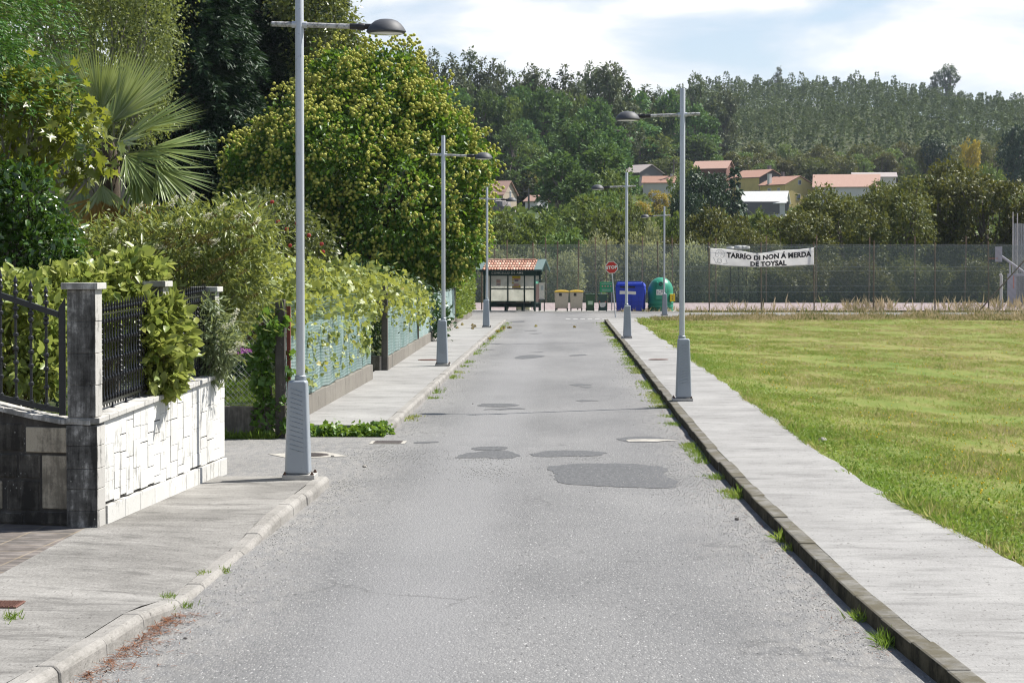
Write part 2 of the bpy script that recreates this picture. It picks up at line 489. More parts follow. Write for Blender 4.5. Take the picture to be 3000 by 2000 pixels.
# ------------------------------------------------------------------ pavements and kerbs
def concrete(name, lo, mid, hi, bands=True, stain=.62):
    m = NM(name); p = m.pos()
    br = m.noise(14, m.scale(p, (.16, .8, 1)), 4, .7)
    bl = m.math('MULTIPLY_ADD', m.noise(.7, p, 6, .66), 1.35, -.175)
    fi = m.noise(60, m.scale(p, (1,.3,1)), 3, .7)
    f = m.math('ADD', m.math('MULTIPLY', br, .22), m.math('ADD', m.math('MULTIPLY', bl, .5), m.math('MULTIPLY', fi, .4)))
    c = m.ramp(f, [(.38, lo), (.55, mid), (.75, hi)])
    c = m.mix(m.ramp(m.noise(2.2, m.scale(p, (.6,1.6,1)), 6, .7), [(.52,0),(.72,stain)]), c, tuple(x*.55 for x in lo))
    c = m.mix(m.ramp(m.noise(38, m.scale(p, (1,.35,1)), 2), [(.64,0),(.72,.7)]), c, (.07,.065,.06))
    return m.out(m.pbr(c, .9, 0, .2, m.bump(m.math('ADD', br, fi), .35, .008)))
CONC = concrete('pavement_concrete', (.165,.162,.156), (.235,.232,.226), (.305,.301,.292))
CONCL = concrete('left_pavement_concrete', (.10,.096,.09), (.185,.179,.168), (.30,.292,.277), stain=.8)
m = NM('kerb_concrete'); p = m.pos()
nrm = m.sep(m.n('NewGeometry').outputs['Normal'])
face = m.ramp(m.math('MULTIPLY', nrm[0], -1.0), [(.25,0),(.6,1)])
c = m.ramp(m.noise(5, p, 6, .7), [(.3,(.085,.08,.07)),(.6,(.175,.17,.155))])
moss = m.ramp(m.noise(3.5, p, 6, .7), [(.3,(.007,.0065,.004)),(.6,(.018,.016,.008)),(.8,(.05,.058,.010))])  # moss on the road-side face, its colour deepened with painted-in shade
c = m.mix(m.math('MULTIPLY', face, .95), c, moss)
top = m.ramp(m.noise(2.6, p, 6, .75), [(.42,0),(.6,.85)])
c = m.mix(top, c, (.085,.075,.05))
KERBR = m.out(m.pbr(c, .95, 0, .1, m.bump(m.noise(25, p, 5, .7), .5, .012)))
KERBL = concrete('kerb_stone', (.15,.145,.13), (.23,.22,.205), (.31,.30,.28), stain=.5)

mb = MB(); y = -5.0
while y < 102:
    L = 1.0 if y < 101 else 101.9-y
    dx, dz = random.uniform(-.012,.012), random.uniform(-.008,.006)
    ka, kb = float(KRf(y))+dx, float(KRf(y+L))+dx; ya, yb = y+.004, y+L-.004; zt_ = .12+dz
    mb.add([(ka,ya,-.1),(ka+.16,ya,-.1),(kb+.16,yb,-.1),(kb,yb,-.1),(ka,ya,zt_),(ka+.16,ya,zt_),(kb+.16,yb,zt_),(kb,yb,zt_)], [(0,3,2,1),(4,5,6,7),(0,1,5,4),(1,2,6,5),(2,3,7,6),(3,0,4,7)])
    y += 1.0
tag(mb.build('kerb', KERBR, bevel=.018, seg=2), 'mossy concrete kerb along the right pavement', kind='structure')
def outR(y): return float(np.interp(y, [-5,10,14,17.6,19.7,24,36,43,50,99,103,106], [4.3,4.2,3.95,3.72,3.61,3.36,3.36,3.33,3.35,3.35,3.5,4.2]))
mb = MB(); yy = list(np.arange(-5, 103.2, .35)); pe = None
vs = []
for i, y in enumerate(yy):
    e = outR(y) + random.uniform(-.02,.02) + .025*math.sin(y*1.7) + .02*math.sin(y*.6)
    vs += [(float(KRf(y))+.145, y, .116), (e, y, .118+.006*math.sin(y*.8)), (e+.02, y, -.05)]
mb.add(vs, [(3*i+k, 3*i+k+1, 3*i+k+4, 3*i+k+3) for i in range(len(yy)-1) for k in (0,1)])
tag(mb.build('pavement_right', CONC), 'pale concrete pavement beside the grass field', kind='structure')

def dip(y): return float(np.interp(y, [-10,15.2,16.4,19.5,20.8,40], [.12,.12,.035,.035,.12,.12]))
def kerb_run(y0, y1, mat, L=1.0):
    m_ = MB(); y = y0
    while y < y1-.05:
        e = min(y+L, y1); a, b = y+.004, e-.004
        sx, sz = random.uniform(-.008,.008), random.uniform(-.006,.005)
        xa, xb = kerbL(a)+sx, kerbL(b)+sx; za, zb = dip(a)+sz, dip(b)+sz
        ch = .035
        def ring(x, yy_, z): return [(x-.15,yy_,-.1),(x+.012,yy_,-.1),(x,yy_,z-ch),(x-ch*.9,yy_,z),(x-.15,yy_,z)]
        A, B = ring(xa,a,za), ring(xb,b,zb)
        m_.add(A+B, [(4,3,2,1,0),(5,6,7,8,9)] + [(i,(i+1)%5,5+(i+1)%5,5+i) for i in range(5)])
        y = e
    return m_.build('kerb', mat, bevel=.01, seg=1)
tag(kerb_run(-6, 25.0, KERBL), 'grey kerb stones in front of the stone wall, dropped at the gate', kind='structure')
tag(kerb_run(33.2, 101, KERBL), 'grey kerb stones along the left pavement beyond the side street', kind='structure')
WX = lambda y: -4.33 + .062*(y-20.0)          # street face of the stone wall
mb = MB(); yy = list(np.arange(-6, 25.05, .5))
vs = []
for y in yy:
    xi = WX(y)-.25 if y > 20.2 else -4.42
    for k in range(5):
        f = k/4; x = (kerbL(y)-.148)*(1-f)+xi*f
        vs.append((x, y, (dip(y)-.004)*(1-f)**1.5 + .118*(1-(1-f)**1.5)))
mb.add(vs, [(j*5+i+1, j*5+i, (j+1)*5+i, (j+1)*5+i+1) for j in range(len(yy)-1) for i in range(4)])
xe = kerbL(25)-.148
mb.poly([(xe,25,.116),(xe,25,-.1),(-4.4,25,-.1),(-4.4,25,.116)])
tag(mb.build('pavement_left', CONCL), 'stained concrete pavement in front of the stone wall', kind='structure')
def fenceX(y): return float(np.interp(y, [32,53,73,92,116], [-4.2,-4.2,-4.42,-4.62,-4.9]))
mb = MB(); yy = list(np.arange(33.2, 99.3, .6)) + [101.0]
vs = []
for y in yy:
    vs += [(kerbL(y)-.148, y, .116), (fenceX(y)-.2, y, .118)]
mb.add(vs, [(2*i+1, 2*i, 2*i+2, 2*i+3) for i in range(len(yy)-1)])
mb.poly([(kerbL(33),33.2,.116),(-4.4,33.2,.118),(-4.4,33.2,-.1),(kerbL(33),33.2,-.1)])
tag(mb.build('pavement_left_far', CONC), 'pale concrete pavement along the green mesh fence', kind='structure')
# driveway pavers
m = NM('clay_pavers'); p = m.pos()
bk = m.n('TexBrick', {'Vector': m.scale(p, (1,1,1), (0,0,rad(3))), 'Scale': 1.0, 'Color1': (.115,.10,.092), 'Color2': (.07,.068,.065), 'Mortar': (.20,.165,.12), 'Mortar Size': .012, 'Brick Width': .42, 'Row Height': .42, 'Bias': -.1}, offset=.0, squash=1.0)
c = m.mix(m.ramp(m.noise(6, m.scale(p,(.5,1.4,1)), 6, .7), [(.45,0),(.65,.7)]), bk.outputs[0], (.24,.215,.20))
c = m.mix(m.ramp(m.noise(2, p, 6, .7), [(.45,0),(.7,.8)]), c, (.07,.062,.055))
mb = MB(); mb.poly([(-12,9,.114),(-4.40,9,.114),(-4.405,20.6,.116),(-12,22.5,.116)])
tag(mb.build('driveway', m.out(m.pbr(c, .9, 0, .2, m.bump(m.noise(30,p,4),.3,.01)))), 'brown square pavers of the gate driveway', kind='structure')

# main-road far kerb apron under shelter and bins, court behind, verge marks
mb = MB(); mb.box(-9, 6.5, 122.2, 127.5, -.06, .05)
APR = concrete('apron_concrete', (.2,.2,.19), (.3,.295,.28), (.38,.37,.355))
tag(mb.build('pavement_far', APR, bevel=.02), 'concrete strip under the bus shelter and the bins', kind='structure')
m = NM('court_surface')
c = m.mix(m.ramp(m.noise(.6, m.scale(m.pos(),(.4,1,1)), 5, .7), [(.35,0),(.65,1)]), (.235,.185,.185), (.33,.275,.27))
mb = MB(); mb.poly([(-14,128.6,.012),(75,128.6,.012),(75,156,.012),(-14,156,.012)])
tag(mb.build('sports_court', m.out(m.pbr(c,.9,0,.2))), 'faded pink surface of the fenced sports court', kind='structure')
WHITE = m_plain('white_paint', (.75,.75,.72), .6, var=.1)
mb = MB()
def strip(pts, w, z):
    for a, b in zip(pts[:-1], pts[1:]):
        a, b = Vector((*a, z)), Vector((*b, z)); d = (b-a).normalized(); q = Vector((-d.y, d.x, 0))*w/2
        mb.poly([a-q, b-q, b+q, a+q])
for cx_, cy_, r_, a0, a1 in ((14,150,6,200,290),(28,146,5,150,330),(6.0,146,5,250,330)):
    strip([(cx_+r_*math.cos(rad(t)), cy_+r_*math.sin(rad(t))) for t in np.linspace(a0,a1,14)], .12, .018)
strip([(-12,154),(70,154)], .1, .018)
tag(mb.build('court_line', WHITE), 'white lines painted on the sports court', kind='structure')
mb = MB()
for i in range(6):
    x = 0.1 + i*.36
    mb.box(x, x+.22, 107.3+.02*i, 107.7+.02*i, .004, .006)
strip([(-40,121.4),(-6,121.4)], .1, .005); strip([(7,121.4),(80,121.4)], .1, .005)
tag(mb.build('road_marking', WHITE), 'worn white dashes at the mouth of the lane', kind='structure')
# ------------------------------------------------------------------ street lamps
m = NM('grey_paint_pole'); p = m.obj()
c = m.mix(m.noise(3, p, 4), (.40,.42,.45), (.50,.52,.55))
c = m.mix(m.ramp(m.noise(30, p, 3), [(.66,0),(.74,.55)]), c, (.16,.13,.10))
POLE = m.out(m.pbr(c, .38, .25, .5))
m = NM('grey_paint_plinth'); p = m.obj()
c = m.mix(m.noise(3, p, 4), (.245,.275,.31), (.29,.32,.355))
c = m.mix(m.ramp(m.noise(26, p, 3), [(.68,0),(.76,.8)]), c, (.08,.07,.06))
c = m.mix(m.ramp(m.noise(9, m.scale(p,(1,1,.15)), 5, .7), [(.55,0),(.8,.5)]), c, (.36,.38,.40))
PLINTH = m.out(m.pbr(c, .42, .1, .5))
m = NM('stained_galvanised_arm'); p = m.obj()
c = m.mix(m.ramp(m.noise(22, p, 6, .8), [(.45,0),(.6,.85)]), (.46,.46,.46), (.11,.10,.085))
ARM = m.out(m.pbr(c, .5, .3, .4))
HEAD = m_plain('lamp_head_grey', (.058,.062,.072), .6, var=.1, spec=.35)
BLACK = m_plain('black_plastic', (.018,.018,.02), .4, var=.15)
GALV = m_plain('galvanised_plate', (.42,.41,.39), .6, .3, .15, dirt=.35)
RUST = m_plain('rust', (.09,.05,.035), .8, .3, .3, 30)
LENS = m_plain('lamp_lens', (.55,.55,.5), .15, spec=.6)
AZ_ = 5.15
def make_lamp(sgn, label):
    r = empty('street_lamp', (0,0,0), 0, label, 'street lamp', 'street lamps along the lane')
    mb = MB(); mb.box(-.185,.185,-.185,.185,0,.05); mb.build('base_plate', GALV, r, bevel=.004)
    for sx in (-1,1):
        for sy in (-1,1):
            mb = MB(); mb.lathe([(.011,.05),(.011,.085)],8,(sx*.155,sy*.155,0)); mb.lathe([(.02,.05),(.02,.068)],6,(sx*.155,sy*.155,0)); mb.build('bolt', RUST, r)
    mb = MB(); o = -.02*sgn
    mb.taper((o,0,.051), (.142,.142), (.108,.108), 1.07); pl = mb.build('plinth', PLINTH, r, bevel=.035, seg=4, smooth=False)
    for poly in pl.data.polygons: poly.use_smooth = True
    md = pl.modifiers.new('wn','WEIGHTED_NORMAL'); md.keep_sharp = True
    for (yy_, sd) in ((-1,0),(1,0)):
        mb = MB()
        for i in range(7):
            z = .32 + i*.105
            half = .142-.034*((z-.051)/1.07)
            hx = half*.62
            a, b = (o-hx, z+.022*sgn+.01), (o+hx*.9, z-.022*sgn+.01)
            y0 = yy_*(half+.0015)
            for dz in (0,.05):
                q = .004
                h2 = .142-.034*((z+dz-.051)/1.07)
                y0 = yy_*(h2+.001)
                mb.add([(a[0],y0,a[1]+dz-q),(b[0],y0,b[1]+dz-q),(b[0],y0+yy_*.006,b[1]+dz),(a[0],y0+yy_*.006,a[1]+dz),(b[0],y0,b[1]+dz+q),(a[0],y0,a[1]+dz+q)],
                       [(0,1,2,3),(3,2,4,5)])
        mb.build('embossed_panel', PLINTH, pl)
    mb = MB(); mb.lathe([(.066,1.12),(.066,1.165),(.056,1.175)],20,(.01*sgn,0,0)); mb.build('collar', PLINTH, r, smooth=True)
    mb = MB(); mb.lathe([(.050,1.16),(.048,3.0),(.048,AZ_+.46),(.040,AZ_+.475),(0,AZ_+.476)],24,(.01*sgn,0,0)); mb.build('pole', POLE, r, smooth=True)
    def at(d, dz=0): return (.01*sgn + sgn*d, 0, AZ_ - .035*d + dz)
    mb = MB(); mb.tube([at(-.315), at(.60)], .029, 14); mb.build('arm', ARM, r, smooth=True)
    mb = MB(); mb.tube([at(-.085), at(.085)], .038, 14); mb.build('arm_clamp', POLE, r, smooth=True)
    mb = MB(); mb.tube([at(.575), at(.665), at(.67), at(.735), at(.745)], [.036,.036,.041,.041,.033], 14); mb.tube([at(.735,.004), at(.86,.008)], [.034,.03], 12); mb.build('sleeve', BLACK, r, smooth=True)
    hc = at(.985, -.045)
    mb = MB(); mb.lathe([(.205,-.022),(.226,-.002),(.222,.012),(.195,.055),(.17,.085),(.13,.118),(.08,.136),(.03,.142),(0,.143)],32,hc)
    hd = mb.build('lamp_head', HEAD, r, smooth=True)
    mb = MB(); mb.lathe([(0,-.036),(.10,-.034),(.18,-.026),(.2,-.018)],28,hc); mb.build('lens', LENS, hd, smooth=True)
    return r
LAMPS = [(879,1400,1,'nearest street lamp at the stone wall corner, its pole top cut off by the frame'),
         (1999,1173,-1,'largest street lamp on the right pavement beside the grass field'),
         (1298,1071,1,'street lamp on the left pavement in front of the round chestnut crown'),
         (1836,991,-1,'street lamp on the right pavement between the stop sign and the blue container'),
         (1426,959,1,'street lamp at the far left pavement in front of the bus shelter'),
         (1946,917,-1,'farthest street lamp, standing in front of the green glass-recycling dome')]
protoL = {}
for i, (px, py, s, lab) in enumerate(LAMPS):
    P = gnd(px, py, .12)
    if s not in protoL:
        protoL[s] = make_lamp(s, lab); o = protoL[s]; o.location = P
    else:
        o = dup(protoL[s], P, 0, lab)
    o.location.x -= .02*s*0
    if i == 5: o.location = atY(1946, 917, 112.5); o.location.z = .05

# ------------------------------------------------------------------ stone wall (street side) and gate wall
def granite(name, lo, hi, stain, dark=(.035,.033,.03), northstain=True, ns=.12):
    m = NM(name); p = m.pos()
    c = m.mix(m.noise(3, p, 5, .6), lo, hi)
    c = m.mix(m.ramp(m.noise(120, p, 2, .6), [(.55,0),(.68,.35)]), c, (.14,.135,.13))
    r = m.n('NewGeometry').outputs['Random Per Island']
    c = m.mix(m.math('MULTIPLY', r, .3), c, tuple(x*.6 for x in lo))
    sep = m.sep(p)
    drip = m.noise(1.0, m.scale(p, (7,7,.8)), 6, .7)
    blot = m.noise(3.2, p, 7, .72)
    s = m.math('ADD', m.math('MULTIPLY', drip, .5), m.math('MULTIPLY', blot, .5))
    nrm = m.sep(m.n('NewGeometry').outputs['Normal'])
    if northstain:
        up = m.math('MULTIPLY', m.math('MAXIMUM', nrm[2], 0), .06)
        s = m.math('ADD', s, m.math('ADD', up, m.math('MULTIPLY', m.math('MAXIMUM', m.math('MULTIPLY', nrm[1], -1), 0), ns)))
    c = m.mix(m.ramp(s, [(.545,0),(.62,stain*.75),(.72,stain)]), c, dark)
    lich = m.vor(26, p)
    c = m.mix(m.math('MULTIPLY', m.ramp(lich, [(.13,1),(.22,0)]), m.ramp(m.noise(2.5,p,4), [(.55,0),(.62,.7)])), c, (.34,.34,.31))
    return m.out(m.pbr(c, .88, 0, .2, m.bump(m.math('ADD', m.noise(50, p, 5, .7), blot), .4, .01)))
GRAN = granite('pale_granite', (.56,.555,.53), (.68,.675,.65), .7)
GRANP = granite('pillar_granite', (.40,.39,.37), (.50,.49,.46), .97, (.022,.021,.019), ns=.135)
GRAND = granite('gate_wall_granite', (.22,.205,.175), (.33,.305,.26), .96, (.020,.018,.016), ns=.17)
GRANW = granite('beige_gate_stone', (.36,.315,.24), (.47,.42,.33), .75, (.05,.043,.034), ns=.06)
MORT = granite('old_mortar', (.07,.066,.06), (.11,.10,.09), .8)
CAPG = granite('coping_granite', (.42,.41,.39), (.55,.54,.51), .75, (.06,.058,.05))

CAPB = granite('base_granite', (.50,.495,.47), (.62,.615,.59), .8, (.10,.095,.085))
WA, WB = Vector((WX(20.02), 20.02, 0)), Vector((WX(25.5), 25.5, 0))
WD = (WB-WA).normalized(); WN = Vector((WD.y, -WD.x, 0))    # WN points to the street
WL = (WB-WA).length
def wpt(t, out, z): return WA + WD*t + WN*out + Vector((0,0,z))
def wbox(mb, t0, t1, o0, o1, z0, z1, z0b=None, z1b=None):
    z0b = z0 if z0b is None else z0b; z1b = z1 if z1b is None else z1b
    mb.add([wpt(t0,o0,z0),wpt(t1,o0,z0b),wpt(t1,o1,z0b),wpt(t0,o1,z0),wpt(t0,o0,z1),wpt(t1,o0,z1b),wpt(t1,o1,z1b),wpt(t0,o1,z1)],
           [(0,1,2,3),(4,7,6,5),(0,4,5,1),(1,5,6,2),(2,6,7,3),(3,7,4,0)])
ztop = lambda t: 1.08 + .18*t/WL
wall = empty('stone_wall', (0,0,0), 0, 'sunlit pale granite wall of stepped blocks under black railings', 'stone wall')
mb = MB(); wbox(mb, .02, WL-.02, -.24, -.03, .0, 1.06, .0, 1.24); mb.build('wall_core', MORT, wall)
mb = MB(); t = 0.27
joints = [2.85, 3.85]
mb2 = MB()
rs = random.Random(5)
rowh = [.2]*5
# stepped ashlar: columns of stones whose courses shift up and down
tt = .285
while tt < WL-.02:
    w_ = rs.uniform(.2,.42)
    for j in joints + [WL-.005]:
        if tt < j < tt+w_+.07: w_ = j-tt; break
    z = .31 + rs.uniform(-.02,.02); zt = ztop(tt)-.004
    first = True
    while z < zt-.02:
        h_ = rs.choice([.13,.17,.22,.28,.36]) * (rs.uniform(.5,.9) if first else 1)
        first = False
        if zt - (z+h_) < .07: h_ = zt-z
        o_ = rs.choice([0,0,.0,.001,.002,.003,.005]); gp_ = rs.choice([.001,.001,.002,.004,.007,.011]) if z+h_ < zt-.02 else 0
        wbox(mb2, tt+.001, tt+w_-.001, -.06, o_, z, z+h_-gp_)
        z += h_
    tt += w_
    if any(abs(tt-j) < .004 for j in joints): tt += .014
mb2.build('ashlar_face', GRAN, wall, bevel=.003, seg=1)
mb = MB(); tt = .285
while tt < WL:
    e = min(tt+rs.uniform(.5,.75), WL)
    wbox(mb, tt+.003, e-.003, -.05, .03, .09, .29, .09, .29); tt = e
mb.build('base_course', CAPB, wall, bevel=.005, seg=1)
mb = MB(); zz = .1
for h_ in (.17,.2,.19,.21,.19):
    wbox(mb, .0, .28-rs.uniform(0,.006), -.28, .012, zz+.002, min(zz+h_,1.075)-.002); zz += h_
mb.build('quoin', GRANP, wall, bevel=.004, seg=1)
mb = MB(); tt = -.0
while tt < WL+.02:
    e = min(tt+rs.uniform(.28,.42), WL+.03)
    wbox(mb, tt+.002, e-.002, -.28, .035, ztop(tt), ztop(tt)+.05, ztop(e), ztop(e)+.05); tt = e
mb.build('coping', CAPG, wall, bevel=.004, seg=1)
# pillars on the wall
def pillar(t, label, front=.30, deep=.27, top=2.38, z0=None):
    z0 = ztop(t)+.052 if z0 is None else z0
    o = wpt(t, -.135, 0)
    r = empty('stone_pillar', (o.x, o.y, z0), -math.atan2(WD.x, WD.y), label, 'pillar', 'granite pillars on the stone wall')
    H = top - z0
    mb = MB(); z = 0; n = 4
    for i in range(n):
        h_ = (H-.06)/n
        j = rs.uniform(-.003,.003)
        mb.box(-front/2+j, front/2+j-.05, -deep/2, deep/2, z+.0015, z+h_-.0015)
        mb.box(front/2+j-.0485, front/2+j, -deep/2+.002, deep/2-.002, z+.0015, z+h_-.0015)
        z += h_
    mb.build('shaft', GRANP, r, bevel=.004, seg=1)
    mb = MB(); mb.box(-front/2-.045, front/2+.035, -deep/2-.04, deep/2+.04, H-.06, H); mb.build('cap', CAPG, r, bevel=.006)
    return r
pillar(.125, 'tall blackened granite pillar at the front corner of the wall', .265, .235)
pillar(2.72, 'granite pillar half behind the pale hydrangea leaves', .255, .24)
pillar(5.2, 'granite pillar wrapped by buddleja leaves at the far wall end', .24, .22, 2.30)

# black railings on the street wall
IRON = m_plain('black_iron', (.012,.012,.014), .32, .2, .3, spec=.6)
IRONG = m_plain('dark_grey_iron', (.026,.027,.03), .38, .3, .2, spec=.5)
def knob_prof(r, z0, z1, knobs, tip=.1):
    pr = [(r, z0)]
    for z in knobs:
        pr += [(r,z-.022),(r*1.9,z-.014),(r*2.1,z),(r*1.9,z+.014),(r,z+.022)]
    pr += [(r,z1-tip),(r*1.9,z1-tip+.012),(r*.8,z1-tip+.03),(r*1.7,z1-tip*.5),(r*.1,z1)]
    return pr
def railing(t0, t1, label):
    zb = lambda t: ztop(t)+.05
    o = wpt(t0, -.12, 0)
    r = empty('iron_railing', o, 0, label, 'railing', 'black iron railings on the stone wall')
    inv = Matrix.Translation(-o)
    def B(mb, nm, mt=IRON, **k):
        mb.v = [tuple(inv @ Vector(v)) for v in mb.v]; return mb.build(nm, mt, r, **k)
    mb = MB(); wbox(mb, t0, t1, -.132, -.108, zb(t0)+.06, zb(t0)+.085, zb(t1)+.06, zb(t1)+.085); B(mb, 'bottom_rail')
    mb = MB(); wbox(mb, t0, t1, -.132, -.108, zb(t0)+.92, zb(t0)+.935, zb(t1)+.90, zb(t1)+.915); B(mb, 'top_rail')
    n = int((t1-t0)/.098)
    for i in range(n):
        t = t0 + (i+.5)*(t1-t0)/n
        z = zb(t); mb = MB()
        mb.lathe(knob_prof(.0085, z+.03, z+1.04, [z+.11, z+.30, z+.48, z+.66, z+.85, z+.96]), 6, wpt(t, -.12, 0))
        if i % 5 == 2: mb.lathe([(.03, zb(t)), (.012, zb(t)+.02), (.012, zb(t)+.07)], 6, wpt(t,-.12,0))
        if i % 7 == 3:
            for zz_ in np.arange(.33,.8,.05): mb.lathe([(.004,-.02),(.02,-.008),(.022,.006),(.004,.022)], 6, wpt(t,-.12,z+zz_))
        B(mb, 'baluster', smooth=True)
    return r
railing(.27, 2.58, 'black wrought iron railing between the corner pillar and the middle pillar')
railing(2.86, 5.07, 'black wrought iron railing overgrown by buddleja beyond the middle pillar')

# gate wall: shaded front face with big dressed stones, swept coping and iron panel
GW = empty('gate_wall', (WA.x, WA.y, 0), 0, 'dark weathered stone gate wall with big blocks and wide mortar joints', 'stone wall')
gd = Vector((-1, .26, 0)).normalized(); gn = Vector((-gd.y, gd.x, 0)); gn = -gn if gn.y > 0 else gn
def gbox(mb, a, b, o0, o1, z0, z1, z0b=None, z1b=None):
    z0b = z0 if z0b is None else z0b; z1b = z1 if z1b is None else z1b
    q = lambda t, o, z: gd*t + gn*o + Vector((0,0,z))
    mb.add([q(a,o0,z0),q(b,o0,z0b),q(b,o1,z0b),q(a,o1,z0),q(a,o0,z1),q(b,o0,z1b),q(b,o1,z1b),q(a,o1,z1)],
           [(0,1,2,3),(4,7,6,5),(0,4,5,1),(1,5,6,2),(2,6,7,3),(3,7,4,0)])
gtop = lambda t: 1.075 + np.interp(t, [0,.3,.55,.85,1.2,1.8,2.4], [-.01,-.012,.02,.075,.15,.27,.35])
mb = MB()
ts = np.linspace(.26, 2.4, 12)
for a, b in zip(ts[:-1], ts[1:]): gbox(mb, a, b, -.24, -.022, 0, gtop(a), 0, gtop(b))
mb.build('mortar_core', MORT, GW)
mb = MB()
GS = [(.30,.545,.76,1.03),(.57,.80,.62,1.04),(.30,.46,.34,.72),(.50,.80,.30,.58),(.30,.58,.115,.28),(.64,1.2,.115,.24),(.86,1.1,.28,.60),(.86,1.02,.66,.98),(1.06,1.3,.70,1.09),(1.16,1.5,.28,.62),(1.36,1.7,.68,1.14),(1.55,2.0,.2,.6),(1.75,2.2,.68,1.16),(2.05,2.35,.2,.6),(.86,1.3,1.0,1.08)]
for nm_, mt_, GS in (('beige_stone', GRANW, [(.30,.72,.80,1.035),(.295,.56,.275,.775),(.98,1.3,.26,.52),(1.2,1.6,.82,1.12),(1.62,2.0,.3,.75)]),
                     ('dark_stone', GRAND, [(.59,.80,.56,.775),(.59,.93,.255,.53),(.755,1.16,.81,1.06),(.83,1.2,.56,.775),(.295,.74,.13,.245),(.77,1.4,.13,.225),(1.24,1.58,.55,.78),(1.34,1.58,.26,.52),(1.64,2.1,.79,1.15),(2.04,2.35,.3,.74),(2.14,2.36,.78,1.22)])):
    mb = MB()
    for a, b, z0, z1 in GS:
        gbox(mb, a, b, -.06, rs.uniform(-.010,.006), z0, z1)
    mb.build(nm_, mt_, GW, bevel=.010, seg=2)
mb = MB()
ts = np.linspace(.05, 2.4, 9)
for a, b in zip(ts[:-1], ts[1:]): gbox(mb, a+.002, b-.002, -.27, .03, gtop(a), gtop(a)+.045, gtop(b), gtop(b)+.045)
mb.build('coping', CAPG, GW, bevel=.005)
GP = empty('iron_fence', (WA.x, WA.y, 0), 0, 'swept dark iron fence panel with knobbed spear bars left of the corner pillar', 'railing')
def gp(t, o, z): return gd*t + gn*o + Vector((0,0,z))
tr = lambda t: 2.05 + (t-.42)*.30
br = lambda t: gtop(t) + .085
mb = MB(); mb.box(-.03,.03,-.018,.018,1.14,2.19)
mb.v = [tuple(gp(.40,-.12,0) + Vector((v[0],v[1],v[2] + (.05*(-v[0]/.03) if v[2] > 2 else 0)*-1))) for v in mb.v]
mb.build('end_post', IRONG, GP, bevel=.003)
for nm, fz, hh in (('top_rail', tr, .055), ('bottom_rail', br, .05)):
    mb = MB(); ts = np.linspace(.43, 2.4, 10)
    for a, b in zip(ts[:-1], ts[1:]): gbox(mb, a, b, -.14, -.10, fz(a), fz(a)+hh, fz(b), fz(b)+hh)
    mb.build(nm, IRONG, GP)
for i in range(10):
    t = .565 + i*.158
    mb = MB(); z0, z1 = br(t)+.02, tr(t)+.26
    mb.lathe(knob_prof(.0135, z0, z1, [z0+.03, z0+.2, z0+.37, z0+.5, z0+.63, z0+.8, tr(t)-.05, tr(t)+.1], .11), 8, gp(t,-.12,0))
    mb.build('bar', IRONG, GP, smooth=True)
# small square cover and manholes
def cover(px, py, z, r, label, square=False, slab=None, mat=RUST, rz=0, sl_mat=None):
    P = gnd(px, py, z)
    o = empty('manhole_cover', P, rz, label, 'manhole cover')
    if slab:
        mb = MB(); mb.prism([(slab*math.cos(a), slab*math.sin(a)) for a in (.785,2.356,3.927,5.498)] , .002, .006); mb.build('concrete_collar', sl_mat or PALEC, o)
    mb = MB()
    if square: mb.box(-r,r,-r,r,.003,.012)
    else: mb.lathe([(r,.004),(r,.014),(r*.93,.014),(r*.92,.011),(0,.011)],40)
    mb.build('lid', mat, o)
    mb = MB(); n = 7
    for i in range(-n,n+1):
        for j in range(-n,n+1):
            x, y = i*r/n*.85, j*r/n*.85
            if square or x*x+y*y < (r*.85)**2: mb.cbox((x,y,.013), (.016,.03,.006), rz=(.6 if (i+j)%2 else -.6))
    mb.build('tread', mat, o)
    return o
MAN = m_plain('cast_iron', (.10,.085,.08), .7, .3, .3, 20)
BRN = m_plain('red_brown_iron', (.17,.085,.065), .75, .2, .2, 12)
cover(902, 1333.5, 0, .28, 'round cast iron manhole cover in a pale collar behind the nearest lamp', slab=.58, mat=MAN, rz=.5)
cover(1929, 1053.5, .118, .26, 'round brown manhole cover in the right pavement behind the largest lamp', mat=BRN)
cover(1255, 1054.5, .118, .27, 'round brown manhole cover in the left pavement behind the second lamp', mat=BRN)
cover(4, 1772, .115, .14, 'square reddish brown cover in the pavement at the left frame edge', True, mat=BRN)
cover(1137, 1296, 0.0, .2, 'small square drain cover in the side street mouth', True, mat=MAN, slab=.36)

# ------------------------------------------------------------------ garden fence on the left: posts, block walls, mesh
BLOCK = granite('old_block_wall', (.16,.145,.125), (.25,.235,.205), .7, (.045,.04,.033))
POSTC = granite('concrete_post_dark', (.10,.09,.08), (.16,.15,.135), .6, (.04,.036,.03))
def lowwall(a, b, z0, z1, th, label):
    a, b = Vector((*a,0)), Vector((*b,0)); d = (b-a).normalized(); q = Vector((-d.y,d.x,0))*th/2
    L = (b-a).length; mb = MB(); t = 0
    while t < L-.02:
        e = min(t+random.uniform(1.2,2.2), L); j = random.uniform(-.006,.006)
        pa, pb = a+d*(t+.003), a+d*(e-.003); h1 = z1+random.uniform(-.012,.012)
        mb.add([pa-q,pb-q,pb+q,pa+q] + [v+Vector((0,0,h1)) for v in (pa-q,pb-q,pb+q,pa+q)], [(0,3,2,1),(4,5,6,7),(0,1,5,4),(1,2,6,5),(2,3,7,6),(3,0,4,7)])
        t = e
    o = mb.build('low_wall', BLOCK, None, bevel=.006, seg=1)
    return tag(o, label, 'low wall', 'low block walls under the garden fence')
fx = fenceX
lowwall((-4.32,32.25), (-7.5,32.9), 0, .46, .2, 'dark block wall under the chain link beside the side street')
lowwall((-4.27,32.5), (-4.22,46.9), 0, .44, .2, 'low stained wall under the near green mesh panel')
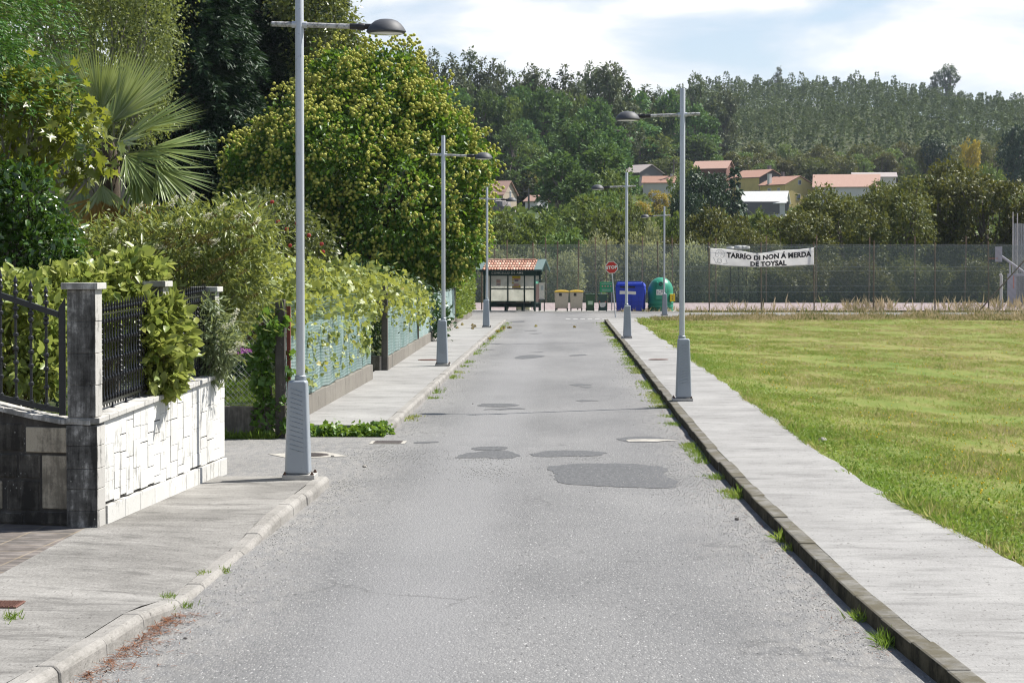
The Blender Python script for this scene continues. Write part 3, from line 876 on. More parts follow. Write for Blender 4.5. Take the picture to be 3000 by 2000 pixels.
lowwall((-4.27,50.9), (-5.6,51.3), 0, .46, .2, 'short dark block wall turning in at the garden gateway')
lowwall((-4.22,51.2), (fx(73)-.02,73), 0, .42, .18, 'low stained wall under the far green mesh panel')
lowwall((fx(73)-.02,73.1), (fx(92)-.05,92), 0, .40, .18, 'low stained wall under the whitish mesh panel near the hedge')
lowwall((fx(92)-.05,92.1), (fx(116)-.02,115), 0, .42, .18, 'low pale wall under the clipped hedge')
def post(x, y, h, label, mat=POSTC, wd=.15, lean=0):
    mb = MB(); mb.taper((0,0,0), (wd/2,wd/2), (wd/2*.92,wd/2*.92), h); o = mb.build('fence_post', mat, None, bevel=.008, seg=1)
    o.location = (x,y,0); o.rotation_euler = (0, lean, 0)
    return tag(o, label, 'fence post', 'concrete posts of the garden fence')
post(-4.2, 32.2, 2.05, 'leafy concrete corner post at the side street')
post(-4.2, 51.0, 2.1, 'dark concrete post at the garden gateway')
post(fx(64), 64, 1.72, 'short concrete post between the two far mesh panels', wd=.12)
post(fx(73), 73, 1.7, 'concrete post where the whitish mesh begins', wd=.12)
post(fx(82), 82, 1.68, 'concrete post in the middle of the whitish mesh', wd=.12)
post(fx(91.6), 91.6, 1.68, 'concrete post at the end of the whitish mesh by the hedge', wd=.12)
WOODB = m_plain('weathered_wood', (.12,.085,.055), .85, var=.3, sc=9)
REDP = m_plain('red_brown_paint', (.17,.045,.03), .7, var=.25, sc=12, dirt=.3)
mb = MB(); mb.box(-.03,.03,-.03,.03,.42,1.95); o = mb.build('gate_post', REDP, None, bevel=.004); o.location = (-4.09,32.28,0)
tag(o, 'thin rusty red steel post beside the leafy corner post', 'fence post')
mb = MB(); mb.tube([(-5.9,33.0,.5),(-4.4,32.45,1.75)], .045, 8); tag(mb.build('timber_prop', WOODB), 'leaning timber prop behind the chain link', 'prop')
mb = MB(); mb.tube([(-5.5,51.7,.4),(-4.35,51.2,1.7)], .05, 8); tag(mb.build('timber_prop', WOODB), 'leaning timber prop in the garden gateway', 'prop')

# chain link beside the side street
WIRE = m_plain('galvanised_wire', (.34,.35,.35), .45, .5, .1)
cl_ = empty('chain_link_fence', (-4.3,32.24,0), 0, 'galvanised chain link fence on the dark block wall by the side street', 'fence')
cd = Vector((-1,.2,0)).normalized()
mb = MB(); W_, z0, z1 = 3.0, .46, 1.72
H_ = z1-z0; cell = .085
for k in range(int((W_+H_)/cell)):
    s0 = k*cell
    for sg in (1,-1):
        pts = []
        a0 = max(0, s0-H_); a1 = min(W_, s0)
        if a1 <= a0: continue
        za, zb_ = (s0-a0), (s0-a1)
        if sg < 0: za, zb_ = H_-za, H_-zb_
        mb.tube([cd*a0 + Vector((0,.004*sg,z0+za)), cd*a1 + Vector((0,.004*sg,z0+zb_))], .0032, 4, cap=False)
mb.build('wire_mesh', WIRE, cl_)
for zz_ in (1.72,1.86,2.0,.5):
    mb = MB(); mb.tube([cd*0+Vector((0,-.012,zz_)), cd*1.5+Vector((0,-.012,zz_-.015)), cd*3+Vector((0,-.012,zz_))], .0045, 5); mb.build('line_wire', WIRE, cl_)

# green plastic mesh with shade cloth along the pavement
m = NM('shade_cloth'); uvp = m.pos()
sepv = m.sep(uvp)
fold = m.noise(1.0, m.scale(uvp,(1,2.2,.6)), 4, .6)
c = m.ramp(fold, [(.3,(.34,.52,.50)),(.5,(.52,.67,.66)),(.75,(.68,.78,.78))])
df = m.n('BsdfDiffuse', {'Color': c}).outputs[0]; tl = m.n('BsdfTranslucent', {'Color': c}).outputs[0]
sh = m.n('MixShader', {0:.45, 1:df, 2:tl}).outputs[0]
wv = m.ramp(m.noise(3, uvp, 4), [(.3,.62),(.7,.9)])
CLOTH = m.out(m.n('MixShader', {0: wv, 1: m.n('BsdfTransparent').outputs[0], 2: sh}).outputs[0])
NETG = m_plain('green_plastic_net', (.09,.15,.14), .5)
NETW = m_plain('pale_plastic_net', (.42,.52,.50), .5)
def netfence(y0, y1, z0, zc, z1, label, net=NETG, cell=.055, step=1):
    r = empty('mesh_fence', (0,0,0), 0, label, 'fence', 'green mesh fences along the left pavement')
    sag = lambda y, z: fx(y)+.02 + .018*math.sin(y*2.3+z*2) + .012*math.sin(y*5.1)
    if zc > z0:
        mb = MB(); mb.grid(lambda u, v: (sag(y0+(y1-y0)*u, v)-.006, y0+(y1-y0)*u, z0+(zc-z0)*v + (.02*math.sin(u*60) if v > .9 else 0)), int((y1-y0)*6), 6); mb.build('shade_cloth', CLOTH, r)
    mb = MB(); 
    tw = .0045
    nz_ = int((z1-z0)/cell)
    for i in range(nz_+1):
        z = z0+(z1-z0)*i/nz_
        n = int((y1-y0)*2.5)
        ys_ = np.linspace(y0,y1,n)
        vs = []
        for y in ys_:
            x = sag(y, (z-z0)/(z1-z0))+.002
            dz = .015*math.sin(y*3+z*3)
            vs += [(x,y,z+dz-tw),(x,y,z+dz+tw)]
        mb.add(vs, [(2*k,2*k+2,2*k+3,2*k+1) for k in range(n-1)])
    ny_ = int((y1-y0)/(cell*step))
    for i in range(ny_+1):
        y = y0+(y1-y0)*i/ny_ + .01*math.sin(i*1.3)
        vs = []
        for k in range(5):
            z = z0+(z1-z0)*k/4; x = sag(y,k/4)+.003
            vs += [(x,y-tw,z),(x,y+tw,z)]
        mb.add(vs, [(2*k,2*k+2,2*k+3,2*k+1) for k in range(4)])
    mb.build('plastic_net', net, r)
    return r
netfence(32.35, 46.9, .46, 1.62, 2.0, 'torn teal mesh panel hung with vine tendrils near the corner post')
netfence(51.1, 64.0, .44, 1.55, 1.95, 'turquoise mesh panel beyond the garden gateway', cell=.07)
netfence(64.05, 73.0, .42, 1.52, 1.6, 'light turquoise mesh panel behind the second lamp', NETW, cell=.08)
netfence(73.05, 91.6, .42, 1.6, 1.66, 'whitish mesh panel that ends at the clipped hedge', NETW, cell=.09)
# ------------------------------------------------------------------ bus shelter
YS = 124.0
GRN = m_plain('dark_green_steel', (.012,.045,.042), .4, .1, .15, spec=.5)
GRNL = m_plain('pale_green_board', (.13,.19,.185), .6, var=.15)
m = NM('roof_tile_clay'); p = m.obj()
r_ = m.n('NewGeometry').outputs['Random Per Island']
c = m.ramp(m.math('ADD', m.math('MULTIPLY', r_, .6), m.math('MULTIPLY', m.noise(7, p, 5, .7), .5)), [(.2,(.34,.17,.12)),(.5,(.50,.28,.21)),(.85,(.62,.43,.34))])
TILE = m.out(m.pbr(c, .85, 0, .2))
m = NM('frosted_pane'); p = m.obj()
c = m.ramp(m.noise(2.2, p, 5, .7), [(.3,(.62,.63,.58)),(.7,(.82,.82,.77))])
tl = m.n('BsdfTranslucent', {'Color': c}).outputs[0]; gl = m.pbr(c, .25, 0, .5)
FROST = m.out(m.n('MixShader', {0:.72, 1:gl, 2:tl}).outputs[0])
bs = empty('bus_shelter', (atY(1493,910,YS).x, YS, .05), -rad(12), 'dark green bus shelter with clay tile roof and frosted panes', 'bus shelter')
hw, dp = 1.47, 1.35
def part(nm, mat, par, fn, **k):
    mb = MB(); fn(mb); return mb.build(nm, mat, par, **k)
for x in (-hw, hw):
    for y in (0, dp):
        part('post', GRN, bs, lambda b: b.box(x-.05,x+.05,y-.05,y+.05,0,2.2), bevel=.008)
part('fascia', GRN, bs, lambda b: (b.box(-hw-.1,hw+.1,-.075,-.052,2.05,2.3), b.box(-hw-.1,hw+.1,dp+.052,dp+.075,2.05,2.3)))
part('back_frame', GRN, bs, lambda b: ([b.box(-hw+.05,hw-.05,dp-.025,dp+.02,z,z+.05) for z in (.50,1.24,2.0)], [b.box(x-.035,x+.035,dp-.03,dp+.025,.1,2.2) for x in (-.42,.56)]))
xsb = [(-hw+.05,-.455),(-.385,.525),(.595,hw-.05)]
for a, b_ in xsb:
    for z0, z1 in ((.55,1.24),(1.29,2.0)):
        part('pane', FROST, bs, lambda b: b.box(a,b_,dp-.008,dp+.002,z0,z1))
part('side_pane', FROST, bs, lambda b: b.box(-hw-.006,-hw+.006,.06,dp-.06,.55,2.0))
SPAN = m_plain('brown_side_panel', (.07,.045,.04), .4)
part('side_panel', SPAN, bs, lambda b: b.box(hw-.012,hw+.012,.06,dp-.06,.5,1.55), bevel=.004)
part('notice_board', m_plain('side_notice', (.08,.3,.2),.5), bs, lambda b: b.box(hw-.014,hw+.016,.15,dp-.3,1.56,1.7))
part('side_rail', GRN, bs, lambda b: (b.box(hw-.03,hw+.03,.05,dp-.05,1.72,1.78), b.box(hw-.03,hw+.03,.05,dp-.05,.42,.48)))
part('bench_seat', m_plain('bench_slat',(.10,.085,.075),.6), bs, lambda b: [b.box(-.95,.98,dp-.55+.14*k,dp-.55+.14*k+.11,.42,.46) for k in range(3)], bevel=.006)
part('bench_back_board', GRN, bs, lambda b: b.box(-hw+.06,hw-.06,dp-.06,dp-.028,.2,.49))
for x in (-.45,.55):
    part('bench_leg', GRN, bs, lambda b: b.box(x-.06,x+.06,dp-.5,dp-.15,0,.42))
# roof
ov, rz_, ez_ = .42, 2.86, 2.32
sl_ = (rz_-ez_)/(dp/2+ov)
def roofz(y): return rz_ - abs(y-dp/2)*sl_
part('roof_deck', GRN, bs, lambda b: [b.add([(-hw-.2,dp/2,rz_-.09),(hw+.2,dp/2,rz_-.09),(hw+.2,dp/2+s*(dp/2+ov),ez_-.09),(-hw-.2,dp/2+s*(dp/2+ov),ez_-.09),(-hw-.2,dp/2,rz_-.02),(hw+.2,dp/2,rz_-.02),(hw+.2,dp/2+s*(dp/2+ov),ez_-.02),(-hw-.2,dp/2+s*(dp/2+ov),ez_-.02)],[(0,1,2,3),(4,7,6,5),(0,4,5,1),(1,5,6,2),(2,6,7,3),(3,7,4,0)]) for s in (-1,1)])
def tiles(b):
    n = 19; wt = (2*hw+.1)/n
    for s in (-1,1):
        for i in range(n):
            x = -hw-.05+(i+.5)*wt
            for k in range(4):
                y0 = (dp/2+ov+.03)*(k)/4; y1 = (dp/2+ov+.03)*(k+1.12)/4
                vs = []
                for (yy_, lift, r_t) in ((y0,.0,wt*.44),(y1,.022,wt*.52)):
                    for q in range(7):
                        a = PI*q/6
                        vs.append((x-math.cos(a)*r_t, dp/2+s*yy_, rz_-yy_*sl_+lift+.055*math.sin(a)+random.uniform(-.003,.003)))
                b.add(vs, [(q,q+1,7+q+1,7+q) for q in range(6)])
rf = part('roof_tile', TILE, bs, tiles, smooth=True, solid=.012)
part('ridge_tile', TILE, bs, lambda b: [b.tube([(-hw-.05+i*.36,dp/2,rz_+.02),(-hw-.05+(i+1.06)*.36,dp/2,rz_+.028)],[.075,.085],10) for i in range(8)], smooth=True)
for s in (-1,1):
    xa, xb = (hw+.04, hw+.5) if s > 0 else (-hw-.42, -hw-.04)
    part('gable_board', GRNL, bs, lambda b: [b.add([(xa,dp/2,rz_+.05),(xb,dp/2,rz_+.05),(xb,dp/2+q*(dp/2+ov),ez_+.0),(xa,dp/2+q*(dp/2+ov),ez_+.0),(xa,dp/2,rz_+.1),(xb,dp/2,rz_+.1),(xb,dp/2+q*(dp/2+ov),ez_+.05),(xa,dp/2+q*(dp/2+ov),ez_+.05)],[(0,1,2,3),(4,7,6,5),(0,4,5,1),(1,5,6,2),(2,6,7,3),(3,7,4,0)]) for q in (-1,1)])
    part('bargeboard', GRN, bs, lambda b: [b.add([(xx,dp/2,rz_+.03),(xx+.03,dp/2,rz_+.03),(xx+.03,dp/2+q*(dp/2+ov),ez_-.02),(xx,dp/2+q*(dp/2+ov),ez_-.02),(xx,dp/2,rz_-.12),(xx+.03,dp/2,rz_-.12),(xx+.03,dp/2+q*(dp/2+ov),ez_-.16),(xx,dp/2+q*(dp/2+ov),ez_-.16)],[(0,1,2,3),(4,7,6,5),(0,4,5,1),(1,5,6,2),(2,6,7,3),(3,7,4,0)]) for q in (-1,1) for xx in ((xa if s<0 else xb-.03),)])
    part('finial', GRN, bs, lambda b: b.lathe([(.03,0),(.03,.05),(.012,.08),(.022,.12),(.004,.22)],8,((xa+xb)/2-.1*s,dp/2,rz_+.1)))
def text_mesh(body, size, mat, name, parent, loc, rot, extrude=.002, bold=0.0, spacing=1.0, warp=None, align='CENTER'):
    cu = bpy.data.curves.new('lettering', 'FONT'); cu.body = body; cu.size = size; cu.align_x = align; cu.align_y = 'CENTER'
    cu.extrude = extrude; cu.offset = bold; cu.space_character = spacing; cu.resolution_u = 3
    to = bpy.data.objects.new('lettering_source', cu); C.objects.link(to)
    dg = bpy.context.evaluated_depsgraph_get(); dg.update()
    me = bpy.data.meshes.new_from_object(to.evaluated_get(dg))
    bpy.data.objects.remove(to)
    bpy.data.curves.remove(cu)
    me.materials.clear(); me.materials.append(mat)
    if warp:
        for v in me.vertices: v.co = warp(v.co)
    o = link(bpy.data.objects.new(name, me), parent)
    o.location = loc; o.rotation_euler = rot
    return o
SILV = m_plain('silver_letter', (.62,.64,.62), .4, .2)
text_mesh('CONCELLO DE AME', .175, SILV, 'lettering', bs, (-.12,-.078,2.17), (PI/2,0,0), spacing=1.22, bold=.002)
# posters on the back panes
PY, PW, PR, PD, PB = m_plain('poster_yellow',(.62,.47,.02),.5), m_plain('poster_white',(.68,.66,.6),.5), m_plain('poster_red',(.5,.08,.05),.5), m_plain('poster_blue_grey',(.16,.17,.25),.5), m_plain('poster_brown',(.30,.10,.03),.5)
po = part('poster', PW, bs, lambda b: b.box(-.17,.33,dp-.022,dp-.016,1.30,1.99))
for nm, mt, (x0,x1,z0,z1) in (('printed_band',PY,(-.17,.33,1.86,1.99)),('printed_band',PR,(-.06,.32,1.78,1.83)),('picture_block',PD,(-.02,.20,1.68,1.77)),('printed_mark',PY,(-.165,-.08,1.74,1.82)),('printed_mark',PY,(-.165,-.08,1.56,1.65)),('printed_band',PR,(-.07,.22,1.49,1.53)),('printed_band',PR,(-.08,.23,1.42,1.46)),('printed_band',PY,(-.17,.33,1.345,1.39)),('printed_band',PB,(-.17,.33,1.30,1.345)),('printed_mark',PY,(.24,.32,1.40,1.47))):
    part(nm, mt, po, lambda b: b.box(x0,x1,dp-.025,dp-.0222,z0,z1))
po = part('notice', m_plain('notice_pink',(.62,.52,.47),.5), bs, lambda b: b.box(-1.12,-.84,dp-.022,dp-.016,1.43,1.81))
for z in (1.78,1.70,1.66,1.53,1.5,1.47):
    part('printed_line', PR if z in (1.70,1.66) else PD, po, lambda b: b.box(-1.08,-.88,dp-.0245,dp-.0222,z-.008,z+.008))
# things around the shelter
BEIGEM = m_plain('cream_enamel', (.62,.60,.47), .4, dirt=.25)
ap = empty('white_cabinet', (-2.35, 126.4, .03), -rad(5), 'discarded pale cabinet seen through the lower pane of the bus shelter', 'cabinet')
part('carcass', BEIGEM, ap, lambda b: b.box(-.4,.4,-.25,.25,.04,1.1), bevel=.02)
part('door', m_plain('cream_door',(.55,.53,.36),.4), ap, lambda b: b.box(-.33,.33,-.28,-.255,.1,1.02), bevel=.01)
part('foot', BLACK, ap, lambda b: [b.box(x-.03,x+.03,-.2,-.14,0,.04) for x in (-.34,.34)])
ub = empty('meter_box', (atY(1587,905,YS).x, YS-.1, .05), 0, 'cream meter box on dark posts at the right end of the bus shelter', 'meter box')
part('case', m_plain('meter_cream',(.60,.58,.50),.5,dirt=.25), ub, lambda b: (b.box(-.15,.15,-.1,.1,.72,1.56), b.box(-.18,.18,-.13,.13,1.56,1.60)), bevel=.008)
part('window', m_plain('meter_glass',(.35,.4,.38),.1), ub, lambda b: b.box(-.04,.1,-.108,-.101,1.2,1.45))
part('shelf', GALV, ub, lambda b: b.box(-.17,.17,-.14,.12,.67,.715))
for x in (-.15,.15):
    part('post', IRON, ub, lambda b: b.box(x-.03,x+.03,-.03,.03,0,.67))
# ------------------------------------------------------------------ bins
BEI = m_plain('beige_plastic', (.50,.435,.34), .5, var=.08, dirt=.2)
YEL = m_plain('yellow_lid', (.68,.46,.06), .45, var=.08, dirt=.1)
RUB = m_plain('rubber', (.02,.02,.02), .7)
def beige_bin(px, label, px_w):
    r = empty('wheeled_container', (atY(px,912,YS).x, YS, .05), random.uniform(-.06,.06), label, 'rubbish container', 'wheeled containers beside the bus shelter')
    W_, D_, Hh = px_w*m_per_px(YS), .62, 1.16
    b = MB(); b.taper((0,.35,.16), (W_/2*.86, D_/2*.82), (W_/2*.97, D_/2), .90); b.build('body', BEI, r, bevel=.03, seg=3)
    b = MB(); b.box(-W_/2-.005,W_/2+.005,.35-D_/2-.03,.35+D_/2+.02,1.062,1.105); b.build('rim', BEI, r, bevel=.012)
    b = MB(); b.grid(lambda u,v: (-W_/2+.0+W_*u, .35-D_/2-.02+(D_+.03)*v, 1.108+.06*math.sin(PI*u)**.5*math.sin(PI*min(1,v*.9+.1))**.6+.012), 10, 8); b.build('lid', YEL, r, solid=.03, smooth=True)
    part('lid_edge', YEL, r, lambda b: b.box(-W_/2-.012,W_/2+.012,.35-D_/2-.055,.35-D_/2-.031,1.07,1.14), bevel=.008)
    part('label', BLACK, r, lambda b: b.box(-.16,.0,.35-D_/2*.975-.006,.35-D_/2*.975,.86,1.03))
    part('moulded_rib', BEI, r, lambda b: [b.cbox((0,.35-D_/2*(.84+.14*(z-.16)/.9)-.004,z),(W_*.8,.012,.02)) for z in (.3,.75)])
    for x in (-W_/2+.08,W_/2-.08):
        for y in (.12,.58):
            w_ = MB(); w_.m = Matrix.Translation((x,y,.08)) @ Matrix.Rotation(PI/2,4,'Y'); w_.lathe([(.03,-.022),(.075,-.022),(.08,-.012),(.08,.012),(.075,.022),(.03,.022)],16)
            wo_ = w_.build('wheel', RUB, r, smooth=True)
            part('fork', GALV, wo_, lambda b: b.box(x-.035,x+.035,y-.02,y+.02,.1,.165))
    return r
beige_bin(1646, 'beige wheeled container with yellow lid next to the bus shelter', 42)
beige_bin(1689, 'beige wheeled container with yellow lid next to the small green bin', 40)
def green_bin(px, label, stick, dark):
    r = empty('wheelie_bin', (atY(px,912,YS).x, YS, .05), 0, label, 'wheelie bin', 'small green wheelie bins')
    G = m_plain('bin_green', (.035,.085,.04) if not dark else (.03,.075,.06), .5, var=.1)
    b = MB(); b.taper((0,.3,.03), (.21,.2), (.27,.27), .88); b.build('body', G, r, bevel=.03, seg=3)
    part('rim', G, r, lambda b: b.box(-.285,.285,.0,.6,.905,.935), bevel=.01)
    b = MB(); b.grid(lambda u,v: (-.295+.59*u, -.02+.62*v, .945+.045*math.sin(PI*u)**.4), 8, 4); b.build('lid', m_plain('bin_lid',(.06,.13,.075) if not dark else (.07,.15,.115),.45), r, solid=.02, smooth=True)
    part('handle', G, r, lambda b: b.tube([(-.2,.62,.9),(-.2,.68,.93),(.2,.68,.93),(.2,.62,.9)],.014,8))
    for x in (-.22,.22):
        w_ = MB(); w_.m = Matrix.Translation((x,.5,.09)) @ Matrix.Rotation(PI/2,4,'Y'); w_.lathe([(.02,-.025),(.09,-.025),(.09,.025),(.02,.025)],16); w_.build('wheel', RUB, r, smooth=True)
    stick(r)
    return r
def st1(r):
    o = part('sticker', m_plain('sticker_green',(.22,.42,.2),.5), r, lambda b: b.box(-.14,.17,.030,.036,.36,.58))
    part('printed_line', PW, o, lambda b: [b.box(-.1,.13,.027,.0295,z,z+.03) for z in (.52,.47,.40)])
def st2(r):
    o = MB(); o.poly([(-.2,.028,.52),(-.12,.028,.47),(.1,.028,.50),(.2,.028,.54),(.14,.034,.28),(.05,.036,.22),(-.1,.036,.21),(-.17,.034,.3)]); o.build('torn_sticker', PW, r, solid=.003)
    part('printed_mark', PR, r, lambda b: [b.box(x,x+.05,.018,.021,.5,.57) for x in (-.2,.14)])
green_bin(1729, 'small green wheelie bin with a green and white sticker', st1, False)
green_bin(1766, 'small blue-green wheelie bin with a torn white sticker', st2, True)
# green notice board on posts
nb = empty('notice_board', (atY(1777,905,126.2).x, 126.2, .03), 0, 'green notice board on a low frame behind the wheelie bins', 'sign')
part('board', m_plain('board_green',(.03,.30,.12),.5), nb, lambda b: b.box(-.40,.40,-.015,.015,1.08,1.66), bevel=.03)
part('printed_line', PW, nb, lambda b: ([b.box(-.3+.02*k,.3-.03*k,-.0185,-.0155,z,z+.02) for k,z in enumerate((1.56,1.22,1.16))]))
for i in range(4):
    b = MB(); b.m = Matrix.Translation((-.24+.16*i,-.017,1.42)) @ Matrix.Rotation(PI/2,4,'X'); b.lathe([(.045,-.001),(.045,.002)],14); b.build('printed_mark', m_plain('mark_rose',(.55,.28,.22),.5), nb)
for x in (-.3,.3): part('post', GALV, nb, lambda b: b.box(x-.03,x+.03,.016,.06,0,1.6))
# blue container
BLUE = m_plain('blue_paint', (.012,.042,.40), .38, var=.12, sc=3, dirt=.12)
bc = empty('paper_container', (atY(1845,912,YS).x, YS-.15, .04), rad(-7), 'tall dented blue paper-recycling container', 'recycling container')
def bl(b):
    b.taper((0,.55,.03), (.76,.52), (.83,.56), 1.42)
part('body', BLUE, bc, bl, bevel=.04, seg=3)
part('side_dent', BLUE, bc, lambda b: b.grid(lambda u,v: (.835-.03*u+.03*math.sin(v*9)*math.sin(u*5), .1+.75*u, .1+1.2*v), 8, 10), solid=.02, smooth=True)
part('hood', BLUE, bc, lambda b: (b.taper((0,.55,1.445), (.84,.57), (.74,.47), .17)), bevel=.05, seg=3)
part('hood_rail', BLUE, bc, lambda b: b.tube([(-.76,0,1.5),(-.72,-.02,1.64),(-.6,-.03,1.67),(.6,-.03,1.67),(.72,-.02,1.64),(.78,0,1.5)],.035,8), smooth=True)
part('slot', BLACK, bc, lambda b: b.box(-.55,.3,-.035,-.0,1.33,1.42), bevel=.01)
o = part('label', PW, bc, lambda b: b.add([(-.58,-.016,1.17),(.34,-.016,1.13),(.36,-.014,.98),(.30,-.008,.95),(-.2,-.01,.985),(-.58,-.008,.97)],[(0,1,2,3,4,5)]), solid=.004)
part('panel_groove', m_plain('blue_dark',(.008,.025,.24),.5), bc, lambda b: ([b.cbox((0,.015+.03*(1-(z-.03)/1.42)*0-.0,z),(1.45,.05,.012)) for z in (.3,.55,.8)], [b.cbox((x,.02,.55),(.012,.05,.7)) for x in (-.45,.1,.5)]))
# glass dome
IGG = m_plain('dome_green', (.03,.23,.145), .32, var=.1, sc=2, dirt=.12)
gi = empty('glass_dome', (atY(1937,912,YS-.3).x, YS+.5, .04), 0, 'green glass-recycling dome with a white label and yellow box', 'recycling container')
b = MB(); b.lathe([(.70,0),(.72,.02),(.72,.16),(.68,.19),(.73,.22),(.73,.36),(.69,.39),(.735,.43),(.735,.58),(.71,.62),(.725,1.15),(.70,1.35),(.62,1.55),(.50,1.72),(.32,1.86),(.12,1.925),(0,1.93)], 40); b.build('body', IGG, gi, smooth=True)
part('front_panel', IGG, gi, lambda b: b.grid(lambda u,v: ((-.34+.68*u)*(1-.25*v*v), -.74-.015+.30*v**2.4*1.0, .68+1.02*v), 6, 10), solid=.05, smooth=True)
b = MB(); b.m = Matrix.Translation((-.01,-.61,1.55)) @ Matrix.Rotation(PI/2-.5,4,'X'); b.lathe([(.11,-.02),(.11,.06),(.085,.06),(.08,.0),(0,-.0)],22); b.build('hole_ring', RUB, gi, smooth=True)
o = part('label', PW, gi, lambda b: b.box(-.27,.2,-.80,-.775,.93,1.24))
part('printed_mark', PD, o, lambda b: [b.box(-.24+.12*i,-.16+.12*i,-.804,-.801,z,z+.05) for i in range(4) for z in (1.0,1.1,1.17) if (i*7+int(z*100))%3])
part('collection_box', m_plain('box_yellow',(.72,.50,.02),.45), gi, lambda b: b.box(.50,.79,-.66,-.40,.56,.98), bevel=.02)
part('box_mark', BLACK, gi, lambda b: [b.box(.6,.68,-.664,-.661,z,z+.04) for z in (.7,.82)])
# ------------------------------------------------------------------ STOP sign
RED = m_plain('sign_red', (.52,.022,.015), .4, var=.06)
P = gnd(1803, 930, .118)
ss = empty('stop_sign', P, 0, 'red octagonal STOP sign on a leaning grey pole', 'traffic sign')
ln = Vector((-.19, 0, 2.40)).normalized()
part('pole', POLE, ss, lambda b: b.tube([(0,0,0), ln*2.66], .03, 12), smooth=True)
q = ln*2.42 + Vector((0,-.035,0))
tilt = -math.atan2(ln.x, ln.z)
def octo(r): return [(r*math.cos(PI/8+k*PI/4), r*math.sin(PI/8+k*PI/4)) for k in range(8)]
def disc(nm, r, y0, y1, mt):
    b = MB(); b.m = Matrix.Translation(q) @ Matrix.Rotation(-tilt,4,'Y') @ Matrix.Rotation(PI/2,4,'X'); b.prism(octo(r), y0, y1); return b.build(nm, mt, ss)
disc('plate', .32, -.012, .0, WHITE); disc('face', .288, .001, .004, RED)
text_mesh('STOP', .205, WHITE, 'lettering', ss, q + Vector((0,-.006,-.005)), (PI/2, -tilt, 0), bold=.011, spacing=1.1)
part('back_clamp', GALV, ss, lambda b: b.cbox(ln*2.42+Vector((0,-.018,0)), (.12,.02,.3), ry=-tilt))
# ------------------------------------------------------------------ court fences, banner, hoop
m = NM('court_mesh'); p = m.pos()
sx = m.sep(p)
d1 = m.n('TexWave', {'Vector': m.scale(p,(1,1,1),(0,rad(45),0)), 'Scale': 1.15, 'Distortion': .4}).outputs['Fac']
fac = m.math('ADD', m.math('MULTIPLY', d1, .07), .185)
c = m.mix(m.noise(.5,p,3), (.17,.215,.20), (.22,.265,.25))
COURT = m.out(m.n('MixShader', {0: fac, 1: m.n('BsdfTransparent').outputs[0], 2: m.pbr(c,.6,.0,.2)}).outputs[0])
RPOST = m_plain('rusty_fence_post', (.17,.115,.075), .75, .1, .35, 3)
YN, YF = 128.0, 157.0
def courtfence(Y, x0, x1, z1, posts, label, hp):
    r = empty('court_fence', (0,Y,0), 0, label, 'fence', 'tall wire fences of the sports court')
    b = MB(); b.grid(lambda u,v: (x0+(x1-x0)*u, .03*math.sin(u*70), .06+(z1-.06)*v+(.03*math.sin(u*90) if v>.9 else 0)), 90, 3); b.build('wire_mesh', COURT, r)
    for x in posts:
        part('post', RPOST, r, lambda b: b.tube([(x+random.uniform(-.03,.03),0.06,0),(x+random.uniform(-.05,.05),.06,hp+random.uniform(-.1,.1))], .038, 8))
    for z in (.3*z1,.62*z1,z1-.02):
        part('tension_wire', WIRE, r, lambda b: b.tube([(x0,.03,z),((x0+x1)/2,.03,z-.04),(x1,.03,z)], .008, 4))
    return r
nx_ = [1410,1486,1563,1633,1694,1778,1928,2000,2077,2228,2383,2556,2734,2890,3040,3190]
courtfence(YN, -9.5, 33, EYE+64*YN/FPX, [(x-VX)*YN/FPX for x in nx_], 'near wire fence of the sports court carrying the protest banner', EYE+78*YN/FPX)
fx_ = [1450,1600,1745,1880,1970,2095,2244,2389,2542,2677,2822,2965,3110]
courtfence(YF, -10, 38, EYE+68*YF/FPX, [(x-VX)*YF/FPX for x in fx_], 'far wire fence of the sports court in front of the trees', EYE+90*YF/FPX)
# banner
BAN = NM('banner_cloth'); m = BAN; p = m.obj()
c = m.mix(m.ramp(m.noise(1.3,m.scale(p,(1,1,3)),6,.7),[(.4,0),(.75,.6)]), (.88,.88,.87), (.72,.71,.69))
df = m.pbr(c,.7,0,.2); tl = m.n('BsdfTranslucent',{'Color':c}).outputs[0]
BAN = m.out(m.n('MixShader',{0:.72,1:df,2:tl}).outputs[0])
INK = m_plain('black_ink', (.02,.02,.022), .6, var=.3, sc=9)
pxm = YN/FPX
bx0, bx1 = (2079-VX)*pxm, (2381-VX)*pxm
def btop(u): return EYE - (np.interp(u, [0,.1,.3,.42,.5,.66,.85,1], [727,728.5,735,741.5,741.5,733,731,725.5])-HZ)*pxm
def bbot(u): return EYE - (np.interp(u, [0,.15,.45,.7,1], [774,779,782.5,781,776])-HZ)*pxm
bn = empty('banner', (0, YN-.09, 0), 0, 'sagging white protest banner with black lettering on the court fence', 'banner')
def bpt(u, v, off=0):
    z = float(bbot(u)+(btop(u)-bbot(u))*v)
    return Vector((bx0+(bx1-bx0)*u, -.03*math.sin(u*9+v*1.5)-.014*math.sin(u*23-v*3)*v-.006*math.sin(u*41+v*5)-off, z))
b = MB(); b.grid(lambda u,v: bpt(u,v), 150, 16); b.build('cloth', BAN, bn, smooth=True, solid=.004)
BW, BH = bx1-bx0, .95
def banwarp(cx_, cy_):
    def f(co):
        u = cx_ + co.x/BW; v = cy_ + co.y/BH
        return bpt(u, v, .04+co.z)
    return f
text_mesh('TARRÍO DI NON Á MERDA', .395, INK, 'lettering', bn, (0,0,0), (0,0,0), .0, .02, 1.04, banwarp(.565,.64))
text_mesh('DE TOYSAL', .395, INK, 'lettering', bn, (0,0,0), (0,0,0), .0, .02, 1.04, banwarp(.56,.20))
GREYI = m_plain('faded_ink', (.42,.42,.42), .7)
